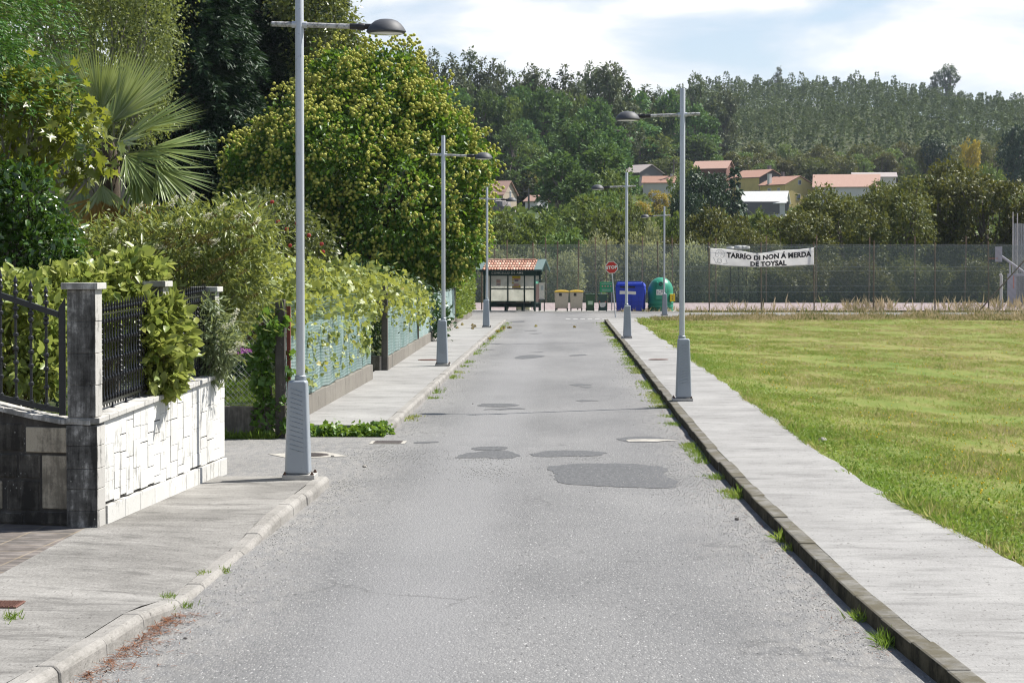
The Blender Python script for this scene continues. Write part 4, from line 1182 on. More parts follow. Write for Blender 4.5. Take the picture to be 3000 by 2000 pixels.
def ring(mb, u, v, r, w_=.018, a0=0, a1=360):
    n = 22
    vs = []
    for k in range(n+1):
        a = rad(a0+(a1-a0)*k/n)
        for rr in (r-w_/2, r+w_/2): vs.append(bpt(u+rr*math.cos(a)/BW, v+rr*math.sin(a)/BH, .012))
    mb.add(vs, [(2*k,2*k+1,2*k+3,2*k+2) for k in range(n)])
b = MB(); ring(b,.095,.66,.27,.02,-20,200); ring(b,.065,.58,.09); ring(b,.115,.56,.09); ring(b,.09,.28,.13,.03); ring(b,.09,.28,.06)
for (u0,v0,u1,v1) in ((.03,.45,.055,.12),(.055,.12,.075,.2),(.15,.42,.165,.15),(.165,.15,.125,.1),(.075,.75,.085,.8),(.10,.8,.115,.76)):
    n_ = Vector((u1-u0,(v1-v0)*BH/BW,0)).normalized(); t_ = Vector((-n_.y, n_.x*BW/BH,0))*.0022
    b.add([bpt(u0-t_.x,v0-t_.y,.012),bpt(u1-t_.x,v1-t_.y,.012),bpt(u1+t_.x,v1+t_.y,.012),bpt(u0+t_.x,v0+t_.y,.012)],[(0,1,2,3)])
b.build('emblem', GREYI, bn)
for (u,v,x,z) in ((0,1,bx0-.1,.1),(0,0,bx0-.1,-.05),(1,1,bx1+.12,.08),(1,0,bx1+.1,-.02)):
    q_ = bpt(u,v); part('tie_cord', WIRE, bn, lambda b: b.tube([q_, Vector((x,.1,q_.z+z))], .008, 5))
# basketball hoop, gate structure, posts at the right edge
YB = 146.0
s_ = YB/FPX
hoop = empty('basketball_hoop', ((3010-VX)*s_, YB, 0), 0, 'basketball hoop seen from the side at the right frame edge', 'basketball hoop')
xx = lambda px: (px-3010)*s_
zz = lambda py: EYE-(py-HZ)*s_
GREYP = m_plain('faded_grey_paint', (.32,.32,.36), .6, var=.15)
part('backboard', GREYP, hoop, lambda b: b.box(xx(2915.5),xx(2920.5),-.9,.9,zz(767),zz(723)), bevel=.006)
def rim(b):
    c_ = Vector((xx(2898.5),0,zz(757)))
    pts = [c_+Vector((.26*math.cos(t),.26*math.sin(t),0)) for t in np.linspace(0,2*PI,24)]
    b.tube(pts,.016,6,cap=False); b.tube([c_+Vector((.26,0,0)),(xx(2916),0,zz(757))],.02,6)
part('rim', m_plain('rim_orange',(.55,.10,.03),.5), hoop, rim)
part('arm', GREYP, hoop, lambda b: b.tube([(xx(2920),0,zz(746)),(xx(3000),0,zz(803)),(xx(3020),0,zz(830))],.075,8))
part('strut', GREYP, hoop, lambda b: b.tube([(xx(2951),0,zz(768)),(xx(2951),0,zz(802))],.06,8))
part('upright', GREYP, hoop, lambda b: b.tube([(xx(3020),0,zz(830)),(xx(3020),0,0)],.1,8))
wp = MB(); wp.tube([(0,0,0),(0,0,2.0),(-.06,0,2.13)],.09,8); o = wp.build('white_post', m_plain('post_white',(.5,.5,.48),.6,dirt=.3)); o.location = ((2926-VX)*YN*1.06/FPX, YN*1.06, 0)
tag(o, 'stout white post beside the grey gate cage', 'post')
cg = empty('gate_cage', ((2944-VX)*s_*.96, YB*.96, 0), 0, 'grey metal gate cage with a grid window at the right frame edge', 'gate cage')
part('panel', GREYP, cg, lambda b: (b.box(0,.55,-.05,.05,0,2.12), b.box(.55,2.5,-.05,.05,1.98,2.12), b.box(1.35,2.5,-.05,.05,0,1.98)), bevel=.01)
part('grid', m_plain('grid_steel',(.2,.2,.21),.5,.4), cg, lambda b: ([b.box(.55+.085*i-.014,.55+.085*i+.014,-.02,.02,.0,1.98) for i in range(10)],[b.box(.55,1.35,-.024,.016,.11*i-.014,.11*i+.014) for i in range(18)]))
part('stripe', m_plain('stripe_red',(.5,.2,.15),.5), cg, lambda b: b.box(.36,.42,-.056,-.0505,1.2,2.0))
ms = empty('mesh_tower', ((2977-VX)*s_, YB+2, 0), 0, 'tall pale mesh screen on thin posts at the right frame edge', 'mesh screen')
m = NM('screen_mesh'); p = m.obj()
wv_ = m.n('TexWave', {'Vector': p, 'Scale': 3.0, 'Distortion': 1.5, 'Detail': 2}).outputs['Fac']
SCR = m.out(m.n('MixShader', {0: m.math('MULTIPLY_ADD', wv_, .35, .3), 1: m.n('BsdfTransparent').outputs[0], 2: m.pbr((.42,.45,.47),.6)}).outputs[0])
part('screen', SCR, ms, lambda b: b.grid(lambda u,v: (2.4*u, .04*math.sin(u*14), .05+5.45*v), 14, 4))
for x, h_ in ((0,7.3),(.3,7.2),(1.2,6.4),(2.4,6.4)): part('post', GALV, ms, lambda b: b.tube([(x,.05,0),(x,.05,h_*.86)],.035,6))
br_ = MB(); br_.tube([(0,0,0),(3.1,0,3.5)],.04,6); o = br_.build('brace_pole', RPOST); o.location = ((2866-VX)*YN/FPX, YN+.3, .0)
tag(o, 'leaning rusty brace pole at the right end of the court fence', 'pole')
# ------------------------------------------------------------------ near vegetation
def lob(px, py, Y, rx, ry, rd=None, dY=0):
    s = Y/FPX
    p = atY(px, py, Y+dY)
    return (p.x, p.y, p.z, rx*s, (rd if rd else rx*s*.9), ry*s)
BARK = m_plain('bark_brown', (.085,.065,.048), .9, var=.35, sc=7, bump=.4)
BARKG = m_plain('bark_grey', (.19,.175,.155), .9, var=.3, sc=6, bump=.3)
BARKD = m_plain('bark_dark', (.035,.028,.022), .95, var=.35, sc=7)
def plant(name, label, cat, loc, group=None):
    return empty(name, loc, 0, label, cat, group)
def finish(lb, nm, mat, root):
    o = lb.build(nm, mat, root)
    o.matrix_parent_inverse = Matrix.Translation(-Vector(root.location))
    return o
def finish_mb(mb, nm, mat, root, **k):
    o = mb.build(nm, mat, root, **k)
    o.matrix_parent_inverse = Matrix.Translation(-Vector(root.location))
    return o
def some(P, n): 
    idx = RNG.choice(len(P), min(n, len(P)), replace=False)
    return [Vector(P[i]) for i in idx]

# chestnut
Yc = 92.0
L = [lob(1060,510,Yc,280,290,4.2), lob(1100,310,Yc,165,130,2.6), lob(1270,540,Yc,150,215,2.6,-.8), lob(805,530,Yc,125,145,2.2,.5),
     lob(915,385,Yc,130,115,2.3), lob(1290,715,Yc,115,100,1.8,-1.2), lob(1040,715,Yc,300,110,3.2,-1), lob(1215,345,Yc,105,110,1.7),
     lob(1370,525,Yc,62,105,1.3,-.5), lob(715,485,Yc,42,55,1.1,.3), lob(735,600,Yc,65,70,1.3), lob(980,470,Yc,160,140,2.2,-3.2), lob(1160,600,Yc,140,140,2,-3.4), lob(860,650,Yc,140,110,2,-2.5), lob(1010,215,Yc,90,55,1.2), lob(1140,210,Yc,90,60,1.2)]
root = plant('chestnut_tree', 'big round chestnut tree speckled with yellow-green blossom clusters', 'tree', (atY(1060,784,Yc).x, Yc, 0))
CHL = m_leaf('chestnut_leaf', (.028,.080,.011), (.115,.195,.026), .42, .38, .3, (.16,.19,.03))
lb = LB(); P, Nn = foliage(lb, L, 2400, 26, (.30,.30,.22), .21, DIAMOND, fill=.62, out=.8, droop=.35)
finish(lb, 'crown', CHL, root)
mb = MB(); limbs(mb, root.location, root.location+Vector((0,0,3.2)), some(P, 26), .34); finish_mb(mb, 'trunk', BARK, root, smooth=True)
# blossom clusters: little balls at the clump tips
ico = bmesh.new(); bmesh.ops.create_icosphere(ico, subdivisions=1, radius=.5)
ICO = T([tuple(v.co) for v in ico.verts], [[v.index for v in f.verts] for f in ico.faces]); ico.free()
sel = RNG.random(len(P)) < .66
pp, nn_ = P[sel], Nn[sel]
k = np.repeat(np.arange(len(pp)), 8)
bp = pp[k] + nn_[k]*.50 + np.array([0,-.05,.24]) + RNG.normal(size=(len(k),3))*.125
lb = LB(); lb.scatter(ICO, bp, rdir(len(k)), rdir(len(k)), RNG.uniform(.10,.17,len(k)))
BLO = m_leaf('chestnut_blossom', (.27,.30,.05), (.49,.48,.125), .8, .15, .1, obvar=0)
o = finish(lb, 'blossom', BLO, root); o['kind'] = 'stuff'

# conifer builder
def conifer(lb, mb, base, H, R, nb, ns, size, droop, z0=.08, tmpl=NARROW, width=.28, shape=.8, rtr=.3, spread=.5, az=None):
    base = np.array(base, float)
    mb.tube([base, base+[0,0,H*.4], base+[0,0,H*.97]], [rtr, rtr*.6, .02], 8)
    for i in range(nb):
        h = z0 + (1-z0)*RNG.random()**1.15
        Lb = R*(1-h)**shape*RNG.uniform(.72,1.12)+.15
        a = RNG.uniform(*(az or (0, 2*PI)))
        d = np.array([math.cos(a), math.sin(a), 0])
        side = np.array([-d[1], d[0], 0])
        n = max(6, int(ns*Lb/R))
        t = RNG.uniform(.25,1,n)**.7
        lat = RNG.normal(size=n)*width*Lb*(1.15-t)*.6
        z = -droop*Lb*t**2 + .12*Lb*t
        p = base + np.array([0,0,h*H]) + d*(Lb*t)[:,None] + side*lat[:,None] + np.stack([0*z,0*z,z+RNG.normal(size=n)*.05*Lb],1)
        dd = d*.8 + side*(np.sign(lat)*spread)[:,None] + RNG.normal(size=(n,3))*.35 + np.array([0,0,-.25])
        lb.scatter(tmpl, p, dd, np.array([0,0,1.0]) + RNG.normal(size=(n,3))*.5, size*RNG.uniform(.6,1.25,n), .5*RNG.random()+.5*RNG.random(n))
        if i % 3 == 0: mb.tube([base+[0,0,h*H], base+[0,0,h*H+.02*Lb]+d*Lb*.5, base+[0,0,h*H-droop*Lb*.7]+d*Lb*.9], [.012*Lb+.008,.008*Lb+.005,.004], 4, cap=False)
SPR = T([(0,0,0),(-.3,.3,.02),(-.16,.75,-.04),(0,1,-.1),(.16,.75,-.04),(.3,.3,.02)], [(0,5,1),(1,5,4),(1,4,2),(2,4,3)])
CON = m_leaf('dark_conifer_needles', (.010,.030,.014), (.030,.066,.026), .55, .12, .25, (.07,.11,.03))
for (px, Y, H, R, lab) in ((730, 112, 31, 7.2, 'very tall dark conifer behind the chestnut crown'), (555, 100, 24, 5.0, 'dark conifer standing behind the fan palm'), (910, 122, 25, 4.6, 'dark conifer behind the nearest lamp head'), (640, 118, 30, 6.0, 'dark conifer between the fan palm and the tallest conifer'), (820, 126, 31, 6.0, 'dark conifer rising behind the nearest lamp pole')):
    root = plant('conifer_tree', lab, 'tree', (atY(px,784,Y).x, Y, 0), 'dark conifers behind the gardens')
    lb, mb = LB(), MB(); conifer(lb, mb, root.location, H, R, 620, 300, .42, .40, shape=.62, tmpl=NARROW)
    finish(lb, 'crown', CON, root); finish_mb(mb, 'trunk', BARKD, root)
# tall fir at the left frame edge
FIRN = m_leaf('fir_needles', (.016,.052,.011), (.075,.15,.028), .5, .2, .3, (.13,.18,.03))
root = plant('fir_tree', 'fir tree at the left edge with soft green boughs hanging into view', 'tree', (-8.9, 26.5, 0))
lb, mb = LB(), MB(); conifer(lb, mb, root.location, 10.5, 3.9, 260, 420, .11, .38, shape=.45, z0=.47, tmpl=NARROW, rtr=.2, spread=.7)
finish(lb, 'crown', FIRN, root); finish_mb(mb, 'trunk', BARKD, root)
# pale birch-like tree
root = plant('birch_tree', 'pale green small-leaved tree with thin light stems behind the fan palm', 'tree', (atY(320,784,62).x, 62, 0))
Yb = 62
L = [lob(60,120,Yb,150,260,2.2), lob(-40,330,Yb,200,200,2.2), lob(300,150,Yb,150,230,2.2), lob(180,100,Yb,130,200,1.8), lob(420,150,Yb,95,200,1.8,.5), lob(330,-90,Yb,170,170,2), lob(250,330,Yb,170,120,1.8), lob(470,40,Yb,60,150,1.4), lob(400,330,Yb,90,100,1.4)]
BIR = m_leaf('birch_leaf', (.085,.12,.032), (.16,.195,.065), .5, .35, .4, (.24,.24,.10))
lb = LB(); P, Nn = foliage(lb, L, 2300, 22, (.26,.26,.34), .09, DIAMOND, fill=.35, out=.4, droop=.6)
finish(lb, 'crown', BIR, root)
mb = MB(); limbs(mb, root.location, root.location+Vector((0,0,4.0)), some(P, 40), .14, 5); finish_mb(mb, 'trunk', BARKG, root)
# broadleaf catching light behind the conifer
root = plant('poplar_tree', 'tree with shiny pale leaves beside the nearest lamp head', 'tree', (atY(960,784,108).x, 108, 0))
L = [lob(960,80,108,90,100,1.5), lob(1000,170,108,60,70,1.2), lob(900,0,108,100,90,1.6), lob(930,200,108,80,90,1.4), lob(940,350,108,90,160,1.5)]
lb = LB(); P, Nn = foliage(lb, L, 520, 24, (.3,.3,.3), .20, DIAMOND, fill=.5, droop=.4)
finish(lb, 'crown', m_leaf('poplar_leaf', (.06,.10,.02), (.16,.19,.06), .3, .3, .6, (.32,.33,.17)), root)
mb = MB(); limbs(mb, root.location, root.location+Vector((0,0,6)), some(P, 14), .2); finish_mb(mb, 'trunk', BARK, root)
# dark evergreen shrubs closing the garden
DKL = m_leaf('laurel_leaf', (.014,.038,.010), (.04,.08,.02), .35, .15, .45)
for i, (x, y, z, r, lab) in enumerate(((-12.5,48,2.4,2.6,'dark evergreen shrub below the pale birch tree'),(-9.6,50,1.9,2.3,'dark evergreen shrub behind the palm trunk'),(-7.4,56,1.6,2.2,'dark evergreen shrub behind the apple tree'),(-11.2,38,2.0,2.0,'dark evergreen shrub behind the fig tree'),(-9.3,64,2.0,2.4,'dark evergreen shrub at the foot of the tall conifer'),(-6.3,72,1.6,1.9,'dark evergreen shrub under the chestnut crown'))):
    root = plant('evergreen_shrub', lab, 'shrub', (x,y,0), 'dark evergreen shrubs in the garden')
    L = [(x,y,z*.6,r,r*.8,z),(x-r*.6,y,z*.5,r*.7,r*.6,z*.8),(x+r*.6,y-.3,z*.45,r*.7,r*.6,z*.7)]
    lb = LB(); P, Nn = foliage(lb, L, 420, 16, (.2,.2,.2), .15, DIAMOND, fill=.6)
    finish(lb, 'foliage', DKL, root); mb = MB(); limbs(mb, (x,y,0), (x,y,z*.4), some(P,8), .07, 5); finish_mb(mb,'stem',BARKD,root)

# fan palm
Yp = 33.0
pc = atY(318, 455, Yp)
root = plant('fan_palm', 'fan palm with pale fingered leaves behind the fig tree', 'palm', (pc.x, Yp, 0))
PALM = m_leaf('palm_leaf', (.06,.115,.03), (.27,.33,.13), .26, .28, .75, (.36,.38,.22), obvar=0)
PALMD = m_leaf('dry_palm_leaf', (.16,.10,.03), (.32,.20,.05), .7, .25, .2, obvar=0)
SEG = T([(-.5,0,0),(0,0,-.25),(.5,0,0),(-.42,.55,0),(0,.55,-.25),(.42,.55,0),(0,1,-.12)], [(0,1,4),(0,4,3),(1,2,5),(1,5,4),(3,4,6),(4,5,6)])
mbp = MB()
def fan(lb, c, d, n, Lp, R, nseg=32, droop=.25, half=78):
    c, d, n = np.array(c), np.array(d, float), np.array(n, float)
    d /= np.linalg.norm(d); n -= n.dot(d)*d; n /= np.linalg.norm(n); x = np.cross(d, n)
    e = c + d*Lp + np.array([0,0,-.12*Lp])
    mbp.tube([c, c+d*Lp*.5+np.array([0,0,.02]), e], [.018,.013,.010], 5)
    an = np.radians(np.linspace(-half, half, nseg))
    dirs = np.cos(an)[:,None]*d + np.sin(an)[:,None]*x + n*(-.10+.12*np.abs(np.sin(an)))[:,None] + np.array([0,0,-droop])*np.random.default_rng(3).uniform(.3,1.3,nseg)[:,None]*.8
    ln = R*(.74+.26*np.cos(an))*RNG.uniform(.93,1.05,nseg)
    nn2 = np.repeat(n[None],nseg,0) + x*(-.45*np.sin(an))[:,None] + RNG.normal(size=(nseg,3))*.22
    lb.scatter(SEG, np.repeat(e[None],nseg,0), dirs, nn2, np.stack([RNG.uniform(.034,.048,nseg), ln, np.full(nseg,.03)],1), .35*RNG.random()+.65*RNG.random(nseg))
lb = LB()
heart = np.array(atY(325, 490, Yp))
def fan2(hx, hy, dy, ang, toward, R, half, droop, nrm, nseg=28, stalk=True):
    hub = np.array(atY(hx, hy, Yp+dy))
    if stalk: mbp.tube([heart, (heart+hub)/2+np.array([0,0,.08]), hub], [.016,.013,.010], 5)
    a_ = math.radians(ang)
    d = np.array([math.cos(a_), -toward, math.sin(a_)]); d /= np.linalg.norm(d)
    n = np.array(nrm, float); n -= n.dot(d)*d; n /= np.linalg.norm(n); x = np.cross(d, n)
    an = np.radians(np.linspace(-half, half, nseg))
    dirs = np.cos(an)[:,None]*d + np.sin(an)[:,None]*x + n*(.16*np.abs(np.sin(an)))[:,None] + np.array([0,0,-droop])*RNG.uniform(.4,1.3,nseg)[:,None]
    ln = 1.16*R*(.76+.24*np.cos(an*.9))*RNG.uniform(.9,1.06,nseg)
    nn2 = np.repeat(n[None],nseg,0) + x*(-.5*np.sin(an))[:,None] + RNG.normal(size=(nseg,3))*.18
    lb.scatter(SEG, np.repeat(hub[None],nseg,0), dirs, nn2, np.stack([RNG.uniform(.034,.048,nseg), ln, np.full(nseg,.03)],1), .3*RNG.random()+.7*RNG.random(nseg))
for f in ((293,330,.0,86,.10,.90,34,.02,(.15,-1,.1)), (332,356,-.15,50,.15,1.10,36,.04,(-.3,-1,.5)), (405,378,-.1,14,.1,.92,44,.06,(-.1,-.55,1)),
          (438,436,-.2,-4,.2,.92,58,.16,(0,-.5,1)), (462,492,-.3,-28,.3,.86,60,.34,(.3,-.6,.8)), (400,505,-.45,-55,.35,.75,60,.35,(.4,-.8,.5)),
          (214,262,.1,112,.0,.62,46,.06,(.3,-1,.2)), (345,420,-.5,28,.55,.80,50,.2,(-.2,-.6,.9)), (270,430,-.3,150,.3,.75,60,.25,(.2,-.6,.8)),
          (300,545,-.35,-80,.3,.70,52,.3,(0,-1,.3)), (240,530,-.2,-110,.3,.72,48,.3,(.1,-1,.3)), (380,330,.5,66,-.3,.85,40,.05,(-.2,-1,.3)), (300,400,.5,120,-.4,.85,50,.1,(.2,-1,.4)), (370,455,-.6,-20,.6,.7,55,.3,(0,-.7,.7))):
    fan2(*f)
finish(lb, 'frond', PALM, root)
lb = LB()
for d, n, Lp, R, dr in (((.75,-.4,-.9),(.3,-.6,.5),.7,.7,.7),((-.2,-.7,-.8),(0,-.8,.5),.6,.7,.7),((.3,-.8,-1.0),(0,-.8,.4),.7,.65,.7)): fan(lb, pc-Vector((0,0,.15)), d, n, Lp, R, 22, dr)
finish(lb, 'dry_frond', PALMD, root)
finish_mb(mbp, 'petiole', m_plain('palm_stalk',(.11,.13,.04),.5), root, smooth=True)
mb = MB(); mb.tube([(pc.x,Yp,0),(pc.x+.04,Yp,1.6),(pc.x,Yp,pc.z-.1),(pc.x,Yp,pc.z+.2)],[.14,.15,.17,.08],12); finish_mb(mb,'trunk',m_plain('palm_fibre',(.06,.045,.03),.95,var=.5,sc=20,bump=.8),root,smooth=True)

# fig
Yf = 27.0
root = plant('fig_tree', 'fig tree with broad lobed leaves at the left frame edge', 'tree', (atY(60,784,Yf).x-.3, Yf, 0))
L = [lob(120,400,Yf,150,110,.7), lob(50,310,Yf,120,90,.6), lob(235,420,Yf,95,95,.5,-.3), lob(215,300,Yf,75,60,.5), lob(-60,420,Yf,160,150,.8), lob(110,260,Yf,90,50,.5), lob(160,490,Yf,110,50,.5)]
FIGL = m_leaf('fig_leaf', (.065,.125,.02), (.21,.255,.045), .36, .35, .45, (.32,.29,.05), nsc=1.5)
lb = LB(); P, Nn = foliage(lb, L, 170, 6, (.13,.13,.11), .165, FIG, fill=.5, out=.5, droop=.45, upn=.9, svar=.25)
finish(lb, 'crown', FIGL, root)
mb = MB(); limbs(mb, root.location, root.location+Vector((.1,0,2.3)), some(P, 26), .075, 6); finish_mb(mb, 'trunk', BARKG, root, smooth=True)
# camellia
Yk = 25.5
root = plant('camellia_bush', 'glossy dark camellia bush at the left edge above the gate panel', 'shrub', (atY(30,784,Yk).x, Yk, 0))
L = [lob(70,610,Yk,115,110,.5), lob(140,720,Yk,90,100,.5), lob(30,740,Yk,120,130,.6), lob(10,540,Yk,55,70,.3), lob(-80,650,Yk,150,170,.7), lob(100,830,Yk,140,90,.6)]
CAM = m_leaf('camellia_leaf', (.018,.055,.010), (.07,.135,.022), .2, .2, .7, (.20,.27,.03), nsc=2)
lb = LB(); P, Nn = foliage(lb, L, 620, 12, (.08,.08,.08), .085, OVATE, fill=.6, out=.9, droop=.1)
finish(lb, 'foliage', CAM, root)
mb = MB(); limbs(mb, root.location, root.location+Vector((0,0,1.2)), some(P, 16), .05, 5); finish_mb(mb,'stem',BARKD,root)
# hydrangeas
HYD = m_leaf('hydrangea_leaf', (.065,.135,.018), (.35,.36,.085), .42, .30, .35, (.36,.27,.13), nsc=3.5, obvar=.1, tcol=(.42,.50,.11))
def hydr(L, n, loc, lab, leaf=.10, nl=11):
    root = plant('hydrangea', lab, 'shrub', loc, 'pale hydrangeas behind the wall')
    lb = LB(); P, Nn = foliage(lb, L, n, nl, (.055,.055,.055), leaf, OVATE, fill=.45, out=.9, droop=.05, jit=.85, svar=.3, crnd=.5, upn=.35)
    finish(lb, 'foliage', HYD, root)
    mb = MB(); limbs(mb, loc, Vector(loc)+Vector((0,0,.6)), some(P, 22), .03, 5); finish_mb(mb, 'stem', m_plain('hydrangea_stem',(.16,.12,.06),.8), root)
g = lambda px, py, Y: (atY(px,py,Y).x, Y, 0)
hydr([lob(60,890,21.9,130,90,.5), lob(30,1040,21.7,140,110,.5), lob(150,1010,21.5,60,110,.3), lob(110,1090,21.2,70,70,.25), lob(-60,980,21.8,150,150,.5)], 430, g(40,784,21.9), 'yellow-green hydrangea behind the swept iron panel')
hydr([lob(210,855,22.3,140,65,.45), lob(330,830,22.7,110,60,.4), lob(400,800,22.9,75,50,.35), lob(270,950,22.4,110,90,.4), lob(390,900,22.8,80,110,.4)], 400, g(290,784,22.5), 'tall yellow-green hydrangea showing above the corner pillar')
hydr([lob(470,940,22.75,62,75,.26), lob(450,1050,22.5,55,85,.24), lob(505,1010,22.8,52,80,.24), lob(420,960,22.4,40,80,.2), lob(490,1110,22.6,40,40,.2)], 210, g(430,784,23.0), 'pale hydrangea pushing out through the black railing', .125)
# buddleja
BUD = m_leaf('buddleja_leaf', (.055,.10,.026), (.235,.27,.085), .4, .3, .45, (.40,.36,.11), nsc=1.5)
Yd = 28.5
root = plant('buddleja_bush', 'sprawling buddleja with white and brown flower spikes behind the railings', 'shrub', g(520,784,Yd))
L = [lob(400,745,Yd,120,100,.8), lob(540,715,Yd,130,95,.9), lob(650,680,Yd,110,70,.8), lob(520,820,Yd,170,90,.8), lob(650,790,Yd,130,90,.8), lob(730,690,Yd,80,60,.6), lob(330,780,Yd,110,110,.7), lob(600,900,Yd,120,90,.7), lob(420,920,Yd,150,100,.7), lob(690,840,Yd,70,70,.5)]
lb = LB(); P, Nn = foliage(lb, L, 1050, 15, (.16,.14,.14), .12, NARROW, fill=.42, out=.8, droop=.25, upn=.35)
finish(lb, 'foliage', BUD, root)
mb = MB(); limbs(mb, root.location, root.location+Vector((0,0,1.0)), some(P, 30), .05, 5); finish_mb(mb,'stem',BARKG,root)
def spikes(items, mat, nm, root, n=80):
    for (px, py, Y, ln, ang, r) in items:
        lb = LB(); p0 = np.array(atY(px, py, Y))
        d = np.array([math.cos(rad(ang)), RNG.uniform(-.3,.1), math.sin(rad(ang))]); d /= np.linalg.norm(d)
        t = RNG.random(n); u = rdir(n)
        p = p0 + d*(t*ln)[:,None] + u*(r*(1-.75*t))[:,None]
        lb.scatter(DIAMOND, p, u+d*.4, rdir(n), RNG.uniform(.018,.03,n))
        o = finish(lb, nm, mat, root)
WFL = m_leaf('white_flower', (.50,.49,.42), (.66,.65,.58), .7, .3, .2, obvar=0)
BFL = m_leaf('dried_flower', (.075,.06,.022), (.15,.125,.045), .9, .1, .1, obvar=0)
PFL = m_leaf('purple_flower', (.22,.07,.30), (.36,.14,.46), .7, .3, .2, obvar=0)
Yq = Yd-.85
spikes([(395,625,Yq,.17,50,.03),(497,600,Yq,.16,45,.03),(555,590,Yq,.13,60,.03),(448,722,Yq,.17,0,.035),(612,715,Yq,.15,25,.035),(575,745,Yq,.09,60,.03),(745,660,Yq,.12,50,.025),(640,615,Yq,.12,40,.03),(330,690,Yq,.12,60,.025),(600,640,Yq,.10,40,.03),(520,655,Yq,.10,50,.025),(690,640,Yq,.1,40,.025)], WFL, 'white_flower_spike', root)
bi = []
for i in range(46):
    px, py = RNG.uniform(430,720), RNG.uniform(640,880)
    bi.append((px, py, Yq-RNG.uniform(0,.25), RNG.uniform(.12,.24), RNG.uniform(5,40), .020))
spikes(bi, BFL, 'dried_flower_spike', root, 60)
root = plant('buddleja_bush', 'low buddleja spilling over the far wall end with a purple flower spike', 'shrub', (-4.25, 25.0, 1.0))
Ye = 24.9
L = [lob(610,990,Ye,55,80,.25), lob(570,1050,Ye,55,50,.22), lob(650,1010,Ye,50,60,.22), lob(540,980,Ye,45,90,.2), lob(620,1070,Ye,60,30,.2), lob(590,930,Ye,60,60,.2)]
lb = LB(); P, Nn = foliage(lb, L, 230, 13, (.06,.06,.06), .095, NARROW, fill=.4, out=.7, droop=.3)
finish(lb, 'foliage', m_leaf('buddleja_leaf_silver', (.085,.12,.055), (.20,.24,.13), .5, .3, .35, (.34,.34,.16)), root)
mb = MB(); limbs(mb, root.location, root.location+Vector((.05,0,.15)), some(P, 18), .02, 5); finish_mb(mb,'stem',BARKG,root)
spikes([(650,965,Ye-.3,.16,35,.028),(680,930,Ye-.3,.12,50,.025),(690,1012,Ye-.3,.09,15,.03),(670,1030,Ye-.3,.08,0,.028)], WFL, 'white_flower_spike', root)
spikes([(700,1027,Ye-.32,.13,0,.022)], PFL, 'purple_flower_spike', root, 110)
# apple tree
Ya = 44
root = plant('apple_tree', 'small apple tree with red apples above the grape vine', 'tree', g(820,784,Ya))
L = [lob(800,650,Ya,110,70,.9), lob(880,715,Ya,90,60,.8), lob(725,690,Ya,90,70,.8), lob(850,770,Ya,120,60,.9), lob(760,610,Ya,60,40,.5), lob(930,750,Ya,50,40,.5)]
APL = m_leaf('apple_leaf', (.055,.09,.03), (.13,.165,.06), .4, .3, .45, (.26,.27,.13))
lb = LB(); P, Nn = foliage(lb, L, 620, 15, (.14,.14,.12), .085, DIAMOND, fill=.6)
finish(lb, 'crown', APL, root)
mb = MB(); limbs(mb, root.location, root.location+Vector((0,0,1.4)), some(P, 20), .09, 6); finish_mb(mb,'trunk',BARKG,root)
APR_ = m_plain('apple_red', (.36,.035,.03), .3, var=.3, sc=20)
for px, py in ((797,592),(763,607),(815,650),(840,672),(942,715),(946,738),(850,720),(735,640),(905,690),(870,655),(780,700),(930,770)):
    p = atY(px, py, Ya-1.0); b = MB(); b.lathe([(.012,-.036),(.032,-.025),(.042,.0),(.036,.028),(.014,.036),(0,.028)],12,p); finish_mb(b, 'apple', APR_, root, smooth=True)
# grape vine over the garden fence
root = plant('grape_vine', 'grape vine with lime-green leaves tumbling over the green mesh fence', 'vine', (-5.2, 40, 0))
L = []
for y in np.arange(33.5, 67, 2.2):
    zt = np.interp(y, [33,40,52,60,67], [2.45,2.5,2.35,2.1,1.75])
    L += [(-4.95+.2*math.sin(y), y, zt-.40, .85, 1.5, .55), (-6.9, y+.8, zt-.25, 1.8, 1.6, .48)]
    L += [(-4.45+.1*math.sin(y*1.7), y, zt-.58, .28, 1.1, .34)]
L += [(-5.4,33.6,2.0,.8,.9,.55),(-6.2,34.2,2.05,.9,.9,.5),(-4.35,33.5,1.75,.28,.7,.45),(-4.3,43,1.75,.25,1.2,.5),(-4.3,46,1.6,.22,.8,.45)]
VIN = m_leaf('vine_leaf', (.075,.135,.022), (.29,.325,.10), .45, .32, .3, (.42,.33,.08), nsc=1.0, obvar=0)
lb = LB(); P, Nn = foliage(lb, L, 1750, 11, (.17,.2,.14), .115, VINE, fill=.66, out=.5, droop=.35, upn=.4, svar=.3)
# hanging runners on the mesh
for (y, zt, zb_) in ((34.0,1.7,1.0),(35.2,1.6,.6),(36.0,1.5,.55),(37.4,1.6,.7),(38.6,1.6,.9),(39.5,1.5,.55),(41,1.6,.65),(42.3,1.5,.5),(44,1.6,.7),(44.6,1.3,.7),(46,1.7,.7),(54,1.7,1.1),(57,1.8,.9),(60,1.6,.8),(63.6,1.7,.9),(63.9,1.6,.7),(66,1.5,.9)):
    n = int((zt-zb_)*34); t = RNG.random(n)
    p = np.stack([np.full(n, fx(y)+.05)+RNG.normal(size=n)*.025, y+.18*np.sin(t*6+y)+RNG.normal(size=n)*.06, zb_+(zt-zb_)*t], 1)
    lb.scatter(VINE, p, rdir(n)*.7+np.array([.3,-.3,-.6]), np.array([.8,-.5,.4])+rdir(n)*.6, RNG.uniform(.05,.11,n))
n = 46; t = RNG.random(n); p = np.stack([np.full(n,fx(45.5)+.06)+RNG.normal(size=n)*.04, 45.4+RNG.normal(size=n)*.12, .75+.75*t],1)
